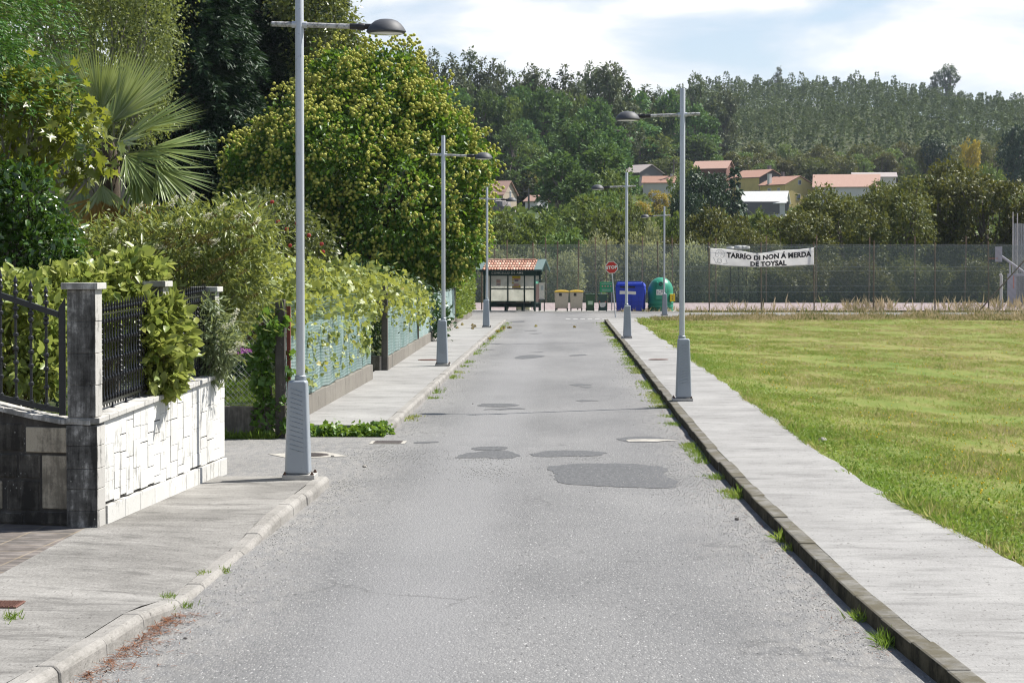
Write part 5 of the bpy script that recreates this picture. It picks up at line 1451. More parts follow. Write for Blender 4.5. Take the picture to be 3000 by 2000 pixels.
lb.scatter(OVATE, p, rdir(n)*.6+np.array([.3,-.4,-.5]), np.array([.8,-.5,.4])+rdir(n)*.5, RNG.uniform(.12,.2,n), RNG.random(n)*.3)
finish(lb, 'foliage', VIN, root)
mb = MB()
for y in (34,40,46,52,58,64):
    limbs(mb, (-4.6,y,0), (-4.7,y+.3,1.5), [Vector((-4.6+random.uniform(-1.5,.1), y+random.uniform(-2,2), 2.0)) for _ in range(6)], .035, 5)
finish_mb(mb, 'stem', BARKD, root)
# creeper on the corner post
root = plant('creeper', 'bright green creeper climbing the corner post and chain link', 'climbing plant', (-4.35, 32.1, 0))
L = [(-4.42,32.15,.3,.14,.1,.32),(-4.45,32.15,.85,.16,.1,.35),(-4.5,32.15,1.3,.17,.1,.3),(-4.3,32.05,1.7,.2,.12,.2),(-4.08,32.1,.4,.05,.06,.3),(-4.06,32.2,1.0,.04,.06,.3)]
lb = LB(); P, Nn = foliage(lb, L, 130, 8, (.05,.04,.06), .075, VINE, fill=.4, droop=.5)
finish(lb, 'foliage', m_leaf('creeper_leaf', (.045,.11,.015), (.11,.20,.035), .4, .35, .4), root)
mb = MB(); mb.tube([(-4.4,32.12,0),(-4.45,32.12,.7),(-4.48,32.12,1.4)],[.012,.01,.006],5); finish_mb(mb,'stem',BARKD,root)
# clipped hedge
root = plant('hedge', 'tall clipped green hedge between the mesh fence and the bus shelter', 'hedge', (-4.95, 103, 0))
m_h = m_leaf('hedge_leaf', (.075,.125,.02), (.17,.215,.05), .5, .35, .3, (.24,.21,.06), nsc=.7)
lb = LB()
N_ = 26000
y = RNG.uniform(92.5,115.5,N_); z = .35+2.2*RNG.random(N_)
fz = RNG.random(N_)
bul = .08*np.sin(y*1.9)+.07*np.sin(z*5+y)
side = RNG.random(N_) < .6
hx = np.interp(y,[92,116],[-4.60,-4.86])
x = np.where(side, hx+bul+RNG.normal(size=N_)*.06, hx-RNG.random(N_)*1.1)
ztop_ = 2.5+.1*np.sin(y*1.3)+np.interp(y,[92,100,115],[-.4,0,.1])
z = np.where(side, np.minimum(z, ztop_), ztop_+RNG.normal(size=N_)*.06)
nr = np.where(side[:,None], np.array([1.0,-.2,.2]), np.array([0,0,1.0]))
fr = RNG.random(N_) < .12
x = np.where(fr, hx-RNG.random(N_)*1.0, x); z = np.where(fr, .35+(ztop_-.35)*RNG.random(N_), z); y = np.where(fr, 92.45+RNG.normal(size=N_)*.08, y)
lb.scatter(DIAMOND, np.stack([x,y,z],1), nr*.6+rdir(N_)*.7+np.array([0,0,.3]), nr+rdir(N_)*.7, RNG.uniform(.08,.15,N_))
finish(lb, 'foliage', m_h, root)
mb = MB(); 
for yy_ in np.arange(93,115,1.4): mb.tube([(-5.2,yy_,0),(-5.15,yy_,1.2),(-5.2,yy_,2.3)],[.04,.03,.01],5)
finish_mb(mb,'stem',BARKD,root)

# ------------------------------------------------------------------ grass field, weeds, gravel
def tz(x, y): return .085 + .03*np.sin(x*.9+y*.31) + .025*np.sin(y*.7-x*.4)
m = NM('meadow_soil'); p = m.pos()
G1 = m.noise(.3, m.scale(p,(1,.22,1)), 6, .62); G2 = m.noise(2.6, m.scale(p,(1,.3,1)), 6, .7)
c = m.ramp(m.math('ADD', m.math('MULTIPLY',G1,.38), m.math('MULTIPLY',G2,.62)), [(.34,(.08,.13,.022)),(.50,(.14,.165,.04)),(.66,(.22,.19,.08))])
MEAD = m.out(m.pbr(c, .95, 0, .1, m.bump(G2,.8,.05)))
yy = np.concatenate([np.arange(-5,40,.6), np.arange(40,104.5,1.6)])
mb = MB(); nxm = 26
vs = []
for y in yy:
    x0 = outR(y)-.06
    for k in range(nxm):
        x = x0 + (k/(nxm-1))**1.6*75
        vs.append((x, y, float(tz(x,y)) if k else .09))
mb.add(vs, [(j*nxm+i, j*nxm+i+1, (j+1)*nxm+i+1, (j+1)*nxm+i) for j in range(len(yy)-1) for i in range(nxm-1)])
tag(mb.build('field', MEAD, smooth=True), 'mown grass field beside the lane', kind='structure')
m = NM('grass_blade')
r_ = m.n('Attribute', None, attribute_name='rnd').outputs['Fac']
g1 = m.noise(.3, m.scale(m.pos(),(1,.22,1)), 6, .62); g2 = m.noise(1.5, m.scale(m.pos(),(1,.25,1)), 4, .65)
f = m.math('ADD', m.math('MULTIPLY', g1, .24), m.math('ADD', m.math('MULTIPLY', g2, .50), m.math('MULTIPLY', r_, .26)))
ex = m.n('MapRange', {'Value': m.sep(m.pos())[0], 'From Min': 3.3, 'From Max': 8, 'To Min': -.06, 'To Max': .035}).outputs[0]
f = m.math('ADD', f, ex)
c = m.ramp(f, [(.36,(.15,.235,.03)),(.46,(.25,.30,.06)),(.555,(.35,.325,.12)),(.665,(.45,.37,.21))])
GRS = m.out(m.n('MixShader', {0:.42, 1:m.pbr(c,.55,0,.25), 2:m.n('BsdfTranslucent',{'Color':c}).outputs[0]}).outputs[0])
def tufts(lb, x, y, z, nb, h, w, lean=.5, rnd=None):
    n = len(x); k = np.repeat(np.arange(n), nb)
    hh = (np.asarray(h)*np.ones(n))[k]*RNG.uniform(.5,1.2,len(k)); ww = (np.asarray(w)*np.ones(n))[k]
    sp_ = ww*1.3
    p = np.stack([x[k]+RNG.normal(size=len(k))*sp_, y[k]+RNG.normal(size=len(k))*sp_*2, z[k]-.01], 1)
    d = np.stack([RNG.normal(size=len(k))*lean, RNG.normal(size=len(k))*lean, np.ones(len(k))], 1)
    lb.scatter(BLADE, p, d, rdir(len(k)), np.stack([ww, hh, hh],1), (RNG.random(len(k)) if rnd is None else rnd[k]*.6+RNG.random(len(k))*.4))
lb = LB()
N_ = 190000
u = RNG.random(N_); Ymin, Ymax = 13.0, 104.0
y = Ymin*(Ymax/Ymin)**u
xr = (3080-VX)/FPX*y+1.0
x0 = np.array([outR(v) for v in np.linspace(10,105,200)]); x0 = np.interp(y, np.linspace(10,105,200), x0)
x = x0 - .03 + (np.maximum(xr-x0, .3))*RNG.random(N_)**1.15
ok = xr > x0
x, y = x[ok], y[ok]
cl_n = np.sin(x*2.1+y*.6)+np.sin(x*.8-y*1.3+1)+np.sin(x*4.3+y*1.9)
hh = np.clip(.035+.016*cl_n, .015, .11)*np.interp(y,[13,60,104],[1,1.2,1.6]) + np.where(RNG.random(len(x))<.03,.06,0)
edge_b = np.exp(-((x-np.interp(y, np.linspace(10,105,200), [outR(v) for v in np.linspace(10,105,200)]))/.25)**2)
hh = hh*(1+.6*edge_b)
tufts(lb, x, y, tz(x,y), 4, hh, np.interp(y,[13,40,104],[.010,.017,.042]), .9)
# clover and broad weed rosettes near the pavement edge
N2 = 5200; y = 14*(60/14)**RNG.random(N2); x = np.interp(y, np.linspace(10,105,200), [outR(v) for v in np.linspace(10,105,200)]) + np.abs(RNG.normal(size=N2))*.8
k = np.repeat(np.arange(N2),5); p = np.stack([x[k]+RNG.normal(size=len(k))*.03, y[k]+RNG.normal(size=len(k))*.05, tz(x[k],y[k])+RNG.uniform(.02,.07,len(k))],1)
lb.scatter(DIAMOND, p, rdir(len(k))+np.array([0,0,.2]), np.array([0,0,1.0])+rdir(len(k))*.4, RNG.uniform(.02,.05,len(k)), RNG.random(len(k))*.45)
tag(lb.build('grass', GRS), 'short green and straw-coloured meadow grass of the field', 'grass', kind='stuff')
# little yellow flowers
lb = LB(); n = 420; y = 18*(70/18)**RNG.random(n); x = 4.2+RNG.random(n)*((3000-VX)/FPX*y-3.5).clip(.5)
lb.scatter(ICO, np.stack([x,y,tz(x,y)+.08],1), rdir(n), rdir(n), RNG.uniform(.014,.026,n)*np.interp(y,[18,70],[1,1.5]))
tag(lb.build('meadow_flowers', m_leaf('yellow_petal',(.5,.36,.02),(.6,.46,.03),.6,.2,.2,obvar=0)), 'tiny yellow flowers scattered in the meadow', 'flowers', kind='stuff')
# tall dry verge beyond the field
m = NM('dry_grass'); r_ = m.n('Attribute', None, attribute_name='rnd').outputs['Fac']
c = m.ramp(m.math('ADD', m.math('MULTIPLY', r_, .6), m.math('MULTIPLY', m.noise(.35,m.pos(),4,.6), .7)), [(.38,(.09,.125,.025)),(.55,(.19,.175,.05)),(.7,(.36,.29,.15)),(.9,(.50,.40,.26))])
DRY = m.out(m.n('MixShader', {0:.35, 1:m.pbr(c,.7,0,.2), 2:m.n('BsdfTranslucent',{'Color':c}).outputs[0]}).outputs[0])
lb = LB()
N_ = 15000; x = RNG.uniform(4.2,36,N_); y = 101+4.6*RNG.random(N_)
hh = .10+.09*np.abs(np.sin(x*.6)+.7*np.sin(x*1.7+1))+.04*(y-101); hh = hh*np.interp(x,[4,7,20,27],[.35,.8,1,1.5])*RNG.uniform(.6,1.2,N_)
tufts(lb, x, y, np.full(N_,.08), 4, hh, .035, .35)
N_ = 2600; N_ = 300; x = np.concatenate([RNG.uniform(16.5,19.5,110), RNG.uniform(22,27.5,100), RNG.uniform(8,34,90)]); y = RNG.uniform(128.4,130.2,N_)
tufts(lb, x, y, np.zeros(N_), 3, RNG.uniform(.25,.95,N_), .011, .3, .85+.15*RNG.random(N_))
N_ = 900; x = RNG.uniform(3,34,N_); y = RNG.uniform(122.4,126,N_); tufts(lb, x, y, np.zeros(N_), 4, RNG.uniform(.1,.4,N_), .03, .3)
tag(lb.build('dry_grass', DRY), 'tall straw-coloured verge grass between the field and the court', 'grass', kind='stuff')
# lawn and weeds on the garden side
lb = LB()
N_ = 9000; x = RNG.uniform(-9,-4.45,N_); y = RNG.uniform(32.9,52,N_); tufts(lb, x, y, np.full(N_,-.04), 4, RNG.uniform(.05,.14,N_), .02, .6, RNG.random(N_)*.3)
tag(lb.build('garden_grass', GRS), 'green garden grass behind the chain link fence', 'grass', kind='stuff')
lb = LB()
N_ = 5200; y = 14*(100/14)**RNG.random(N_)
keep = (np.sin(y*1.1)+np.sin(y*2.9+1)+np.sin(y*.43+2)+np.interp(y,[14,28,40,100],[-1.6,-.6,.3,1.2])) > .15
y = y[keep]; x = KRf(y)-.03-np.abs(RNG.normal(size=len(y)))*.10*np.interp(y,[14,40,100],[.6,1.2,1.6])
tufts(lb, x, y, np.zeros(len(y)), 4, RNG.uniform(.03,.085,len(y)), np.interp(y,[14,100],[.009,.03]), .7, RNG.random(len(y))*.5)
N_ = 1500; y = 34*(100/34)**RNG.random(N_); keep = (np.sin(y*.9)+np.sin(y*2.3)+np.interp(y,[34,60,100],[-.8,0,.9])) > .2
y = y[keep]; x = np.array([kerbL(v) for v in y])+.03+np.abs(RNG.normal(size=len(y)))*.10
tufts(lb, x, y, np.zeros(len(y)), 4, RNG.uniform(.03,.10,len(y)), np.interp(y,[14,100],[.009,.03]), .7, RNG.random(len(y))*.5)
n = 150; tufts(lb, RNG.uniform(-5.0,-4.25,n), 31.9+RNG.random(n)*.3, np.zeros(n), 5, RNG.uniform(.06,.18,n), .012, .6, RNG.random(n)*.2)
tag(lb.build('weeds', GRS), 'grass and moss growing in the gutters along both kerbs', 'weeds', kind='stuff')
# individual grass clumps
def clump(px, py, z, h, label, n=34, dry=.3):
    P = gnd(px, py, z); lb = LB()
    if P.x > 1: P.x = min(P.x, float(KRf(P.y))-.03)
    tufts(lb, np.zeros(n)+RNG.normal(size=n)*.03, RNG.normal(size=n)*.07, np.zeros(n), 2, np.full(n,h*.72), .0055, .8, RNG.random(n)*dry)
    o = lb.build('grass_clump', GRS); o.location = P; tag(o, label, 'grass clump', 'grass clumps growing at the kerbs')
clump(2305,1585,0,.22,'largest grass clump at the right kerb')
clump(2345,1612,0,.12,'short grass clump just below the largest clump at the right kerb')
clump(2175,1455,0,.20,'spiky grass clump at the right kerb beyond the large clump')
clump(2525,1815,0,.16,'grass clump with reddish litter at the right kerb')
clump(2585,1880,0,.17,'grass clump nearest the bottom edge at the right kerb',40)
clump(2620,1893,0,.15,'drooping grass clump beside the lowest clump at the right kerb')
clump(650,1676,0,.10,'grass clump at the dropped kerb of the gate driveway')
clump(497,1790,0,.12,'grass clump where the left kerb rises again')
clump(540,1778,0,.10,'grass clump with brown litter next to the rising left kerb')
clump(30,1812,.115,.11,'grass clump in the pavement below the square cover')
clump(595,1678,.04,.06,'tiny grass clump on top of the dropped left kerb')
clump(500,1742,.08,.06,'tiny grass clump in the joint of the left kerb')
# leafy patch at the pavement end
root = plant('bindweed_patch', 'leafy green weeds at the near end of the far left pavement', 'weed patch', (-3.3, 32.9, 0))
L = [(-2.75,32.95,.05,.16,.2,.10),(-3.1,32.95,.05,.22,.2,.08),(-3.45,32.95,.05,.2,.2,.08),(-3.8,32.95,.04,.2,.2,.06),(-4.05,32.9,.06,.12,.2,.1)]
lb = LB(); foliage(lb, L, 150, 8, (.05,.07,.03), .06, VINE, fill=.3, droop=.1)
finish(lb,'foliage', m_leaf('weed_leaf',(.06,.13,.018),(.14,.22,.04),.4,.35,.4), root)
# gravel, litter
lb = LB()
GV = T([tuple(v*np.array([1,1,.6])) for v in ICO[0]], ICO[1])
def grav(x, y, s):
    n = len(x); lb.scatter(GV, np.stack([x,y,np.full(n,.002)],1), rdir(n)*np.array([1,1,.1]), np.array([0,0,1.0])+rdir(n)*.1, s)
n = 6500; y = 14*(60/14)**RNG.random(n); s_r = RNG.random(n) < .55
x = np.where(s_r, KRf(y)-.1-np.abs(RNG.normal(size=n))*.32, np.array([kerbL(v) for v in y])+.06+np.abs(RNG.normal(size=n))*.3)
grav(x, y, RNG.uniform(.005,.014,n)*np.interp(y,[14,60],[1,1.6]))
for (px, py, sx_, sy_, n) in ((1420,1382,.5,1.0,420),(1400,1345,.45,.5,220),(1130,1335,.9,1.2,420),(1840,1395,1.0,1.2,320),(1720,1340,.3,.5,120),(1950,1400,.5,2.2,600),(1150,1340,1.6,1.5,380),(980,1420,.3,.8,200),(800,1560,.2,.8,160)):
    c_ = gnd(px, py); grav(c_.x+RNG.normal(size=n)*sx_*.5, c_.y+RNG.normal(size=n)*sy_*.6, RNG.uniform(.006,.018,n))
m = NM('gravel_stone'); r_ = m.n('Attribute', None, attribute_name='rnd').outputs['Fac']
tag(lb.build('gravel', m.out(m.pbr(m.ramp(m.noise(40,m.pos(),1), [(.3,(.20,.198,.19)),(.5,(.30,.295,.28)),(.75,(.46,.45,.42))]), .9,0,.2))), 'loose grey gravel along the road margins', 'gravel', kind='stuff')
lb = LB(); n = 950
t = RNG.random(n); y = 12.8+2.9*t**.8; x = np.array([kerbL(v) for v in y])+.05+np.abs(RNG.normal(size=n))*.12*(1.2-t*.6)*(1+.8*np.sin(t*40))
ND = T([(-.06,0,0),(.06,0,0),(.03,1,.05),(-.03,1,.05)],[(0,1,2),(0,2,3)])
lb.scatter(ND, np.stack([x,y,np.full(n,.006)+RNG.random(n)*.012],1), rdir(n)*np.array([1,1,.15]), np.array([0,0,1.0])+rdir(n)*.3, RNG.uniform(.03,.075,n))
n = 500; y = 14*(60/14)**RNG.random(n); x = KRf(y)-.05-np.abs(RNG.normal(size=n))*.12
lb.scatter(ND, np.stack([x,y,np.full(n,.01)],1), rdir(n)*np.array([1,1,.15]), np.array([0,0,1.0])+rdir(n)*.3, RNG.uniform(.02,.05,n))
tag(lb.build('needle_litter', m_leaf('brown_needle',(.10,.045,.026),(.22,.105,.06),.9,.1,.1,obvar=0)), 'reddish brown needle litter in the left gutter', 'litter', kind='stuff')
b = MB(); b.lathe([(.0,-.5),(.3,-.42),(.5,0),(.3,.42),(0,.5)],8)
STN = m_plain('road_stone', (.13,.12,.11), .9, var=.3)
PSTN = m_plain('pale_stone', (.33,.31,.28), .9, var=.3)
for i, (px, py, s, lab, mt) in enumerate(((2159,1523,.055,'dark stone on the road near the right kerb',STN),(975,1338,.05,'pale stone on the concrete collar of the round manhole',PSTN),(1068,1368,.06,'flat pale stone lying in the side street mouth',PSTN),(2410,1294,.13,'grey rock at the grass edge beside the right pavement',PSTN),(543,1871,.03,'small dark stone on the road near the left kerb',STN),(1385,1183,.03,'small dark stone beside the far road patches',STN),(932,1448,.03,'dark stone in the gravel below the nearest lamp',STN))):
    P = gnd(px, py, .0 if i != 3 else .12)
    mb_ = MB(); mb_.v = [(v[0]*s+random.uniform(-.1,.1)*s, v[1]*s*.8+random.uniform(-.1,.1)*s, v[2]*s*.55+s*.22) for v in b.v]; mb_.f = b.f
    o = mb_.build('loose_stone', mt, smooth=True); o.location = P; tag(o, lab, 'stone')
# fallen chestnut burrs
BUR = m_leaf('burr_green', (.22,.19,.03), (.36,.28,.06), .8, .1, .1, obvar=.3)
lbp = LB(); n = 60; lbp.scatter(DIAMOND, rdir(n)*.03, rdir(n), rdir(n), np.full(n,.035)); burr_me = None
for i, (a, b_) in enumerate(((170,855),(265,862),(285,872),(266,890),(120,885),(490,885),(515,865),(532,900),(553,890),(612,884),(485,920),(500,922),(392,970),(418,990),(847,870),(1200,878),(595,884),(456,885))):
    P = gnd(1300+a/3.136, 680+b_/3.136, .12 if a < 480 and a < 300 else .0)
    if burr_me is None:
        o = lbp.build('fallen_burr', BUR); burr_me = o
    else:
        o = burr_me.copy(); C.objects.link(o)
    o.location = P + Vector((0,0,.04)); o.scale = (1.5,1.5,1.3); o.rotation_euler = (0,0,random.uniform(0,6))
    tag(o, 'yellowish fallen chestnut burr lying by the far left kerb', 'chestnut burr', 'fallen chestnut burrs near the far left lamp')
# ------------------------------------------------------------------ background trees (prototypes in metres, shared meshes)
EUC = m_leaf('eucalyptus_leaf', (.024,.042,.020), (.115,.145,.075), .6, .18, .2, (.18,.19,.12), nsc=.12, obvar=.3)
PIN = m_leaf('pine_leaf', (.020,.055,.018), (.115,.20,.062), .65, .2, .15, nsc=.15, obvar=.35)
OAK = m_leaf('oak_leaf', (.022,.040,.011), (.125,.132,.038), .5, .25, .2, (.24,.21,.09), nsc=.25, obvar=.3)
MIX = m_leaf('mixed_leaf', (.030,.060,.015), (.145,.195,.052), .6, .25, .18, (.16,.17,.05), nsc=.15, obvar=.4)
WIL = m_leaf('willow_leaf', (.12,.145,.08), (.31,.34,.22), .6, .3, .2, (.36,.38,.26), nsc=.3, obvar=.25)
YEW = m_leaf('yellow_leaf', (.20,.18,.025), (.36,.29,.03), .5, .3, .3, obvar=.1)
CYP = m_leaf('cypress_leaf', (.014,.036,.016), (.036,.070,.028), .55, .1, .25, obvar=.15)
TRK = m_plain('distant_bark', (.12,.10,.085), .9, var=.2)
PROTO = {}
def proto(kind, variant):
    key = (kind, variant)
    if key in PROTO: return PROTO[key]
    R = random.Random(hash(kind) % 1000 + variant*17) if False else random.Random(sum(map(ord, kind))*31 + variant*17)
    lb, mb = LB(), MB()
    U = R.uniform
    if kind == 'euc':
        L = [(U(-.6,.6),U(-.6,.6),20.5,1.5,1.5,2.6)]
        for i in range(11):
            z = U(7.5,19.5); a = U(0,6.28); r = U(1.0,2.7)*(1.15-.5*(z-7)/14)
            L.append((r*math.cos(a), r*math.sin(a), z, U(1.2,2.0), U(1.2,2.0), U(1.3,2.4)))
        P,_ = foliage(lb, L, 210, 13, (.35,.35,.45), .62, DIAMOND, outn=.9, fill=.5, droop=.55)
        limbs(mb, (0,0,0), (0,0,14), some(P,16), .34, 5); dim = (8.0, 23.0)
    elif kind == 'eucwide':
        L = []
        for i in range(15):
            z = U(8,21); a = U(0,6.28); r = U(1.5,5.2)*(1.25-.6*(z-8)/14)
            L.append((r*math.cos(a), r*math.sin(a), z, U(1.6,2.6), U(1.6,2.6), U(1.1,1.8)))
        L.append((0,0,21.5,2.6,2.6,1.8))
        P,_ = foliage(lb, L, 330, 14, (.4,.4,.4), .66, DIAMOND, outn=.9, fill=.55, droop=.45)
        limbs(mb, (0,0,0), (0,0,12), some(P,26), .5, 5); dim = (13.0, 23.5)
    elif kind == 'pine':
        L = []
        for i in range(12):
            z = U(5,14); a = U(0,6.28); r = U(.8,3.3)*(1.2-.75*(z-5)/10)
            L.append((r*math.cos(a), r*math.sin(a), z, U(1.2,1.9), U(1.2,1.9), U(1.0,1.5)))
        L.append((0,0,14.6,1.4,1.4,1.3))
        P,_ = foliage(lb, L, 260, 13, (.34,.34,.26), .55, DIAMOND, outn=.9, fill=.6, droop=-.25, out=.7)
        limbs(mb, (0,0,0), (0,0,10), some(P,18), .28, 5); dim = (8.5, 16.0)
    elif kind in ('oak', 'oakhi', 'mix'):
        L = [(0,0,6.5,2.8,2.8,2.6)]
        for i in range(13):
            z = U(2.2,9.0); a = U(0,6.28); r = U(1.6,4.0)*(1.15-.5*abs(z-4.5)/5)
            L.append((r*math.cos(a), r*math.sin(a), z, U(1.2,2.2), U(1.2,2.2), U(1.0,1.7)))
        n = (1100,17,.26) if kind == 'oakhi' else (300,14,.50)
        sg = .26 if kind == 'oakhi' else .34
        P,_ = foliage(lb, L, n[0], n[1], (sg,sg,sg*.8), n[2], DIAMOND, outn=.9, fill=.62, droop=.3)
        limbs(mb, (0,0,0), (0,0,3.2), some(P,24), .32, 5); dim = (11.0, 10.6)
    elif kind == 'shrub':
        L = [(0,0,2.2,1.6,1.6,2.2)]
        for i in range(8):
            a = U(0,6.28); r = U(.8,2.0); L.append((r*math.cos(a), r*math.sin(a), U(.9,3.3), U(.8,1.3), U(.8,1.3), U(.9,1.7)))
        P,_ = foliage(lb, L, 520, 15, (.2,.2,.26), .22, DIAMOND, outn=.9, fill=.5, droop=-.15)
        limbs(mb, (0,0,0), (0,0,1.2), some(P,16), .10, 5); dim = (6.0, 5.2)
    elif kind == 'cyp':
        conifer(lb, mb, (0,0,0), 12, 3.0, 130, 26, .7, .35, shape=.75, tmpl=SPR, z0=.03, rtr=.2); dim = (6.0, 12.0)
    ob = []
    for nm, bld, mt in (('crown', lb, OAK), ('trunk', mb, TRK)):
        o = bld.build(nm, mt); ob.append(o.data); bpy.data.objects.remove(o)
    PROTO[key] = (ob, dim); return PROTO[key]
BGN = [0]
def place(kind, px, ytop, Y, wpx, label, cat='tree', group=None, mat=None, name=None, dz=0, sq=None):
    v = BGN[0] % 3; BGN[0] += 1
    (cm, tm), (w0, h0) = proto(kind, v)
    x = (px-VX)*Y/FPX; zg = float(ground_z(x, Y)) - .3 + dz
    H = max(2.0, EYE+(HZ-ytop)*Y/FPX - zg); W_ = wpx*Y/FPX
    mat = mat or {'euc':EUC,'eucwide':EUC,'pine':PIN,'oak':OAK,'oakhi':OAK,'mix':MIX,'shrub':WIL,'cyp':CYP}[kind]
    nm = name or {'euc':'eucalyptus_tree','eucwide':'eucalyptus_tree','pine':'pine_tree','oak':'oak_tree','oakhi':'oak_tree','mix':'broadleaf_tree','shrub':'willow_shrub','cyp':'cypress_tree'}[kind]
    r = empty(nm, (x, Y, zg), random.uniform(0, 6.28), label, cat, group)
    s = W_/w0; r.scale = (s, s, H/h0)
    for n_, me in (('crown', cm), ('trunk', tm)):
        o = bpy.data.objects.new(n_, me); link(o, r)
        if n_ == 'crown':
            o.material_slots[0].link = 'OBJECT'; o.material_slots[0].material = mat
    return r
# right: big oaks beyond the court
Gk = 'big oaks beyond the sports court'
place('oakhi', 2300, 590, 172, 330, 'lowest of the big oaks, just right of the white-roofed shed', group=Gk)
place('oakhi', 2470, 530, 178, 360, 'broad olive oak left of the tallest oaks behind the banner end', group=Gk)
place('oakhi', 2425, 556, 196, 260, 'rounded oak just below the long pink-roofed house', group=Gk)
place('oakhi', 2560, 548, 205, 240, 'oak behind the banner end below the greyish-pink roof', group=Gk)
place('oakhi', 2640, 505, 182, 350, 'oak in the middle of the big oaks beyond the court', group=Gk)
place('oakhi', 2740, 452, 190, 400, 'tallest of the big oaks with the pointed top', group=Gk)
place('oakhi', 2900, 470, 186, 400, 'big oak at the right behind the basketball hoop', group=Gk)
place('oakhi', 3060, 490, 182, 380, 'big oak cut by the right frame edge', group=Gk)
place('oakhi', 2200, 655, 168, 230, 'low oak above the left part of the banner', group=Gk)
place('oakhi', 3200, 500, 190, 380, 'big oak outside the right frame edge', group=Gk)
Gu = 'dark undergrowth bushes behind the court'
for i, px in enumerate(range(2200, 3300, 95)):
    place('shrub', px+random.uniform(-25,25), random.uniform(735,775), 161+random.uniform(0,5), 190, 'dark bush at the foot of the big oaks behind the court fence', 'bush', Gu, mat=OAK, name='dark_bush')
# left part of the court: willows
Gw = 'grey-green willow shrubs behind the court fence'
for px, yt, w_, Y, mt in ((1385,700,150,163,WIL),(1440,690,160,166,WIL),(1520,735,150,162,WIL),(1590,715,170,165,WIL),(1660,715,170,161,WIL),(1720,690,180,166,WIL),(1790,670,170,169,WIL),(1860,650,160,170,WIL),(1920,700,170,163,WIL),(1985,700,170,164,WIL),(2040,690,150,166,WIL),(2095,705,150,163,WIL),(2150,735,140,161,WIL),(2260,765,150,161,OAK),(2330,780,150,162,OAK)):
    place('shrub', px, yt, Y, w_, 'feathery grey-green willow shrub pressed behind the court fence' if mt is WIL else 'dark green bush behind the court fence below the banner', 'shrub', Gw if mt is WIL else Gu, mat=mt, name='willow_shrub' if mt is WIL else 'dark_bush')
Gb = 'bushy trees between the court and the houses'
LBm = 'bushy mid-green tree between the court and the village houses'
for px, yt, w_, Y, k, lab in ((1440,600,190,205,'mix','olive bush in front of the road bend below the skylight house'),(1580,608,200,200,'mix','bushy green tree below the small white house'),(1640,640,180,190,'mix',LBm),
        (1720,552,230,225,'mix','dense green tree behind the stop sign'),(1790,600,170,215,'mix',LBm),(1880,690,190,180,'mix',LBm),(1905,632,110,195,'shrub','pale silvery willow left of the farthest lamp'),
        (1960,600,150,230,'mix',LBm),(2060,600,200,210,'oak','dull olive tree left of the white-roofed shed'),(2130,620,170,220,'oak',LBm),(2200,600,180,230,'mix',LBm),(2270,625,150,215,'mix',LBm),(2360,600,170,225,'oak',LBm),
        (1500,660,200,185,'mix',LBm),(2000,690,160,178,'oak',LBm),(1395,640,150,190,'mix',LBm),(1840,640,150,200,'mix',LBm),(2095,690,150,176,'oak',LBm)):
    place(k, px, yt, Y, w_, lab, 'tree', Gb, mat=WIL if k == 'shrub' else None, name='willow_tree' if k == 'shrub' else None)
place('oak', 2060, 490, 330, 190, 'dark round tree left of the brick-red house', mat=CYP)
place('cyp', 2150, 488, 345, 110, 'dark cypress in front of the brick-red house')
place('oak', 2010, 560, 320, 140, 'dark tree below the low red-roofed house', mat=CYP)
place('mix', 1935, 552, 470, 90, 'yellow autumn bush below the low red-roofed house', 'bush', mat=YEW, name='yellow_bush')
place('mix', 1885, 585, 420, 80, 'yellowish bush right of the lower lamp arm', 'bush', mat=YEW, name='yellow_bush')
Gm = 'pines and broadleaf trees on the lower left slope'
LPm = 'rounded green pine on the lower left slope'
for px, yt, w_, Y, k in ((1400,480,180,300,'mix'),(1470,470,150,320,'mix'),(1510,440,170,350,'oak'),(1560,520,170,300,'pine'),(1640,448,190,330,'pine'),(1610,530,160,290,'pine'),(1700,500,150,310,'pine'),(1750,425,190,345,'pine'),(1805,480,160,320,'mix'),(1680,570,150,270,'mix'),(1850,560,130,290,'mix'),(1780,540,140,285,'mix'),(1440,420,150,380,'oak'),
        (1500,370,130,410,'pine'),(1560,400,140,390,'mix'),(1620,390,140,395,'pine'),(1680,352,140,415,'pine'),(1735,352,140,410,'pine'),(1800,372,140,400,'pine'),(1870,360,150,405,'pine'),(1930,390,150,395,'mix'),(1960,450,140,360,'mix'),(1900,470,150,350,'mix'),(1990,420,140,400,'pine'),(2040,400,140,420,'pine'),(1840,430,140,370,'mix'),(1600,455,120,340,'oak'),(1535,350,110,420,'pine'),(1770,405,110,385,'pine'),
        (2000,500,120,370,'mix'),(1390,440,150,360,'mix'),(1350,520,150,290,'mix'),(1330,450,150,350,'pine')):
    if px < 1640 and yt < 560: Y = 455+random.uniform(0,18)
    if px > 1805 and yt < 480: Y = 570+random.uniform(0,22)
    place(k, px, yt, Y, w_*1.15, LPm if k == 'pine' else 'broadleaf tree on the lower left slope between pines', 'tree', Gm if k != 'pine' else 'rounded pines on the lower left slope')
Gd = 'dark pines below the eucalyptus crest'
for i, (px, yt) in enumerate(((1290,290),(1340,262),(1400,260),(1455,285),(1500,265),(1545,245),(1590,258),(1640,278),(1690,262),(1750,290),(1810,275),(1865,262),(1910,290),(1960,270),(2010,300),(1310,340),(1430,335),(1560,320),(1640,330),(1720,320),(1850,325),(1960,335),(2060,330),(1240,300),(1180,280))):
    place('pine' if i % 4 else 'mix', px, yt, (478 if px < 1780 else 605)+random.uniform(-3,14), 135, 'dark pine on the slope below the eucalyptus crest', 'tree', Gd, name='pine_tree')
Ge = 'tall eucalyptus along the left crest'
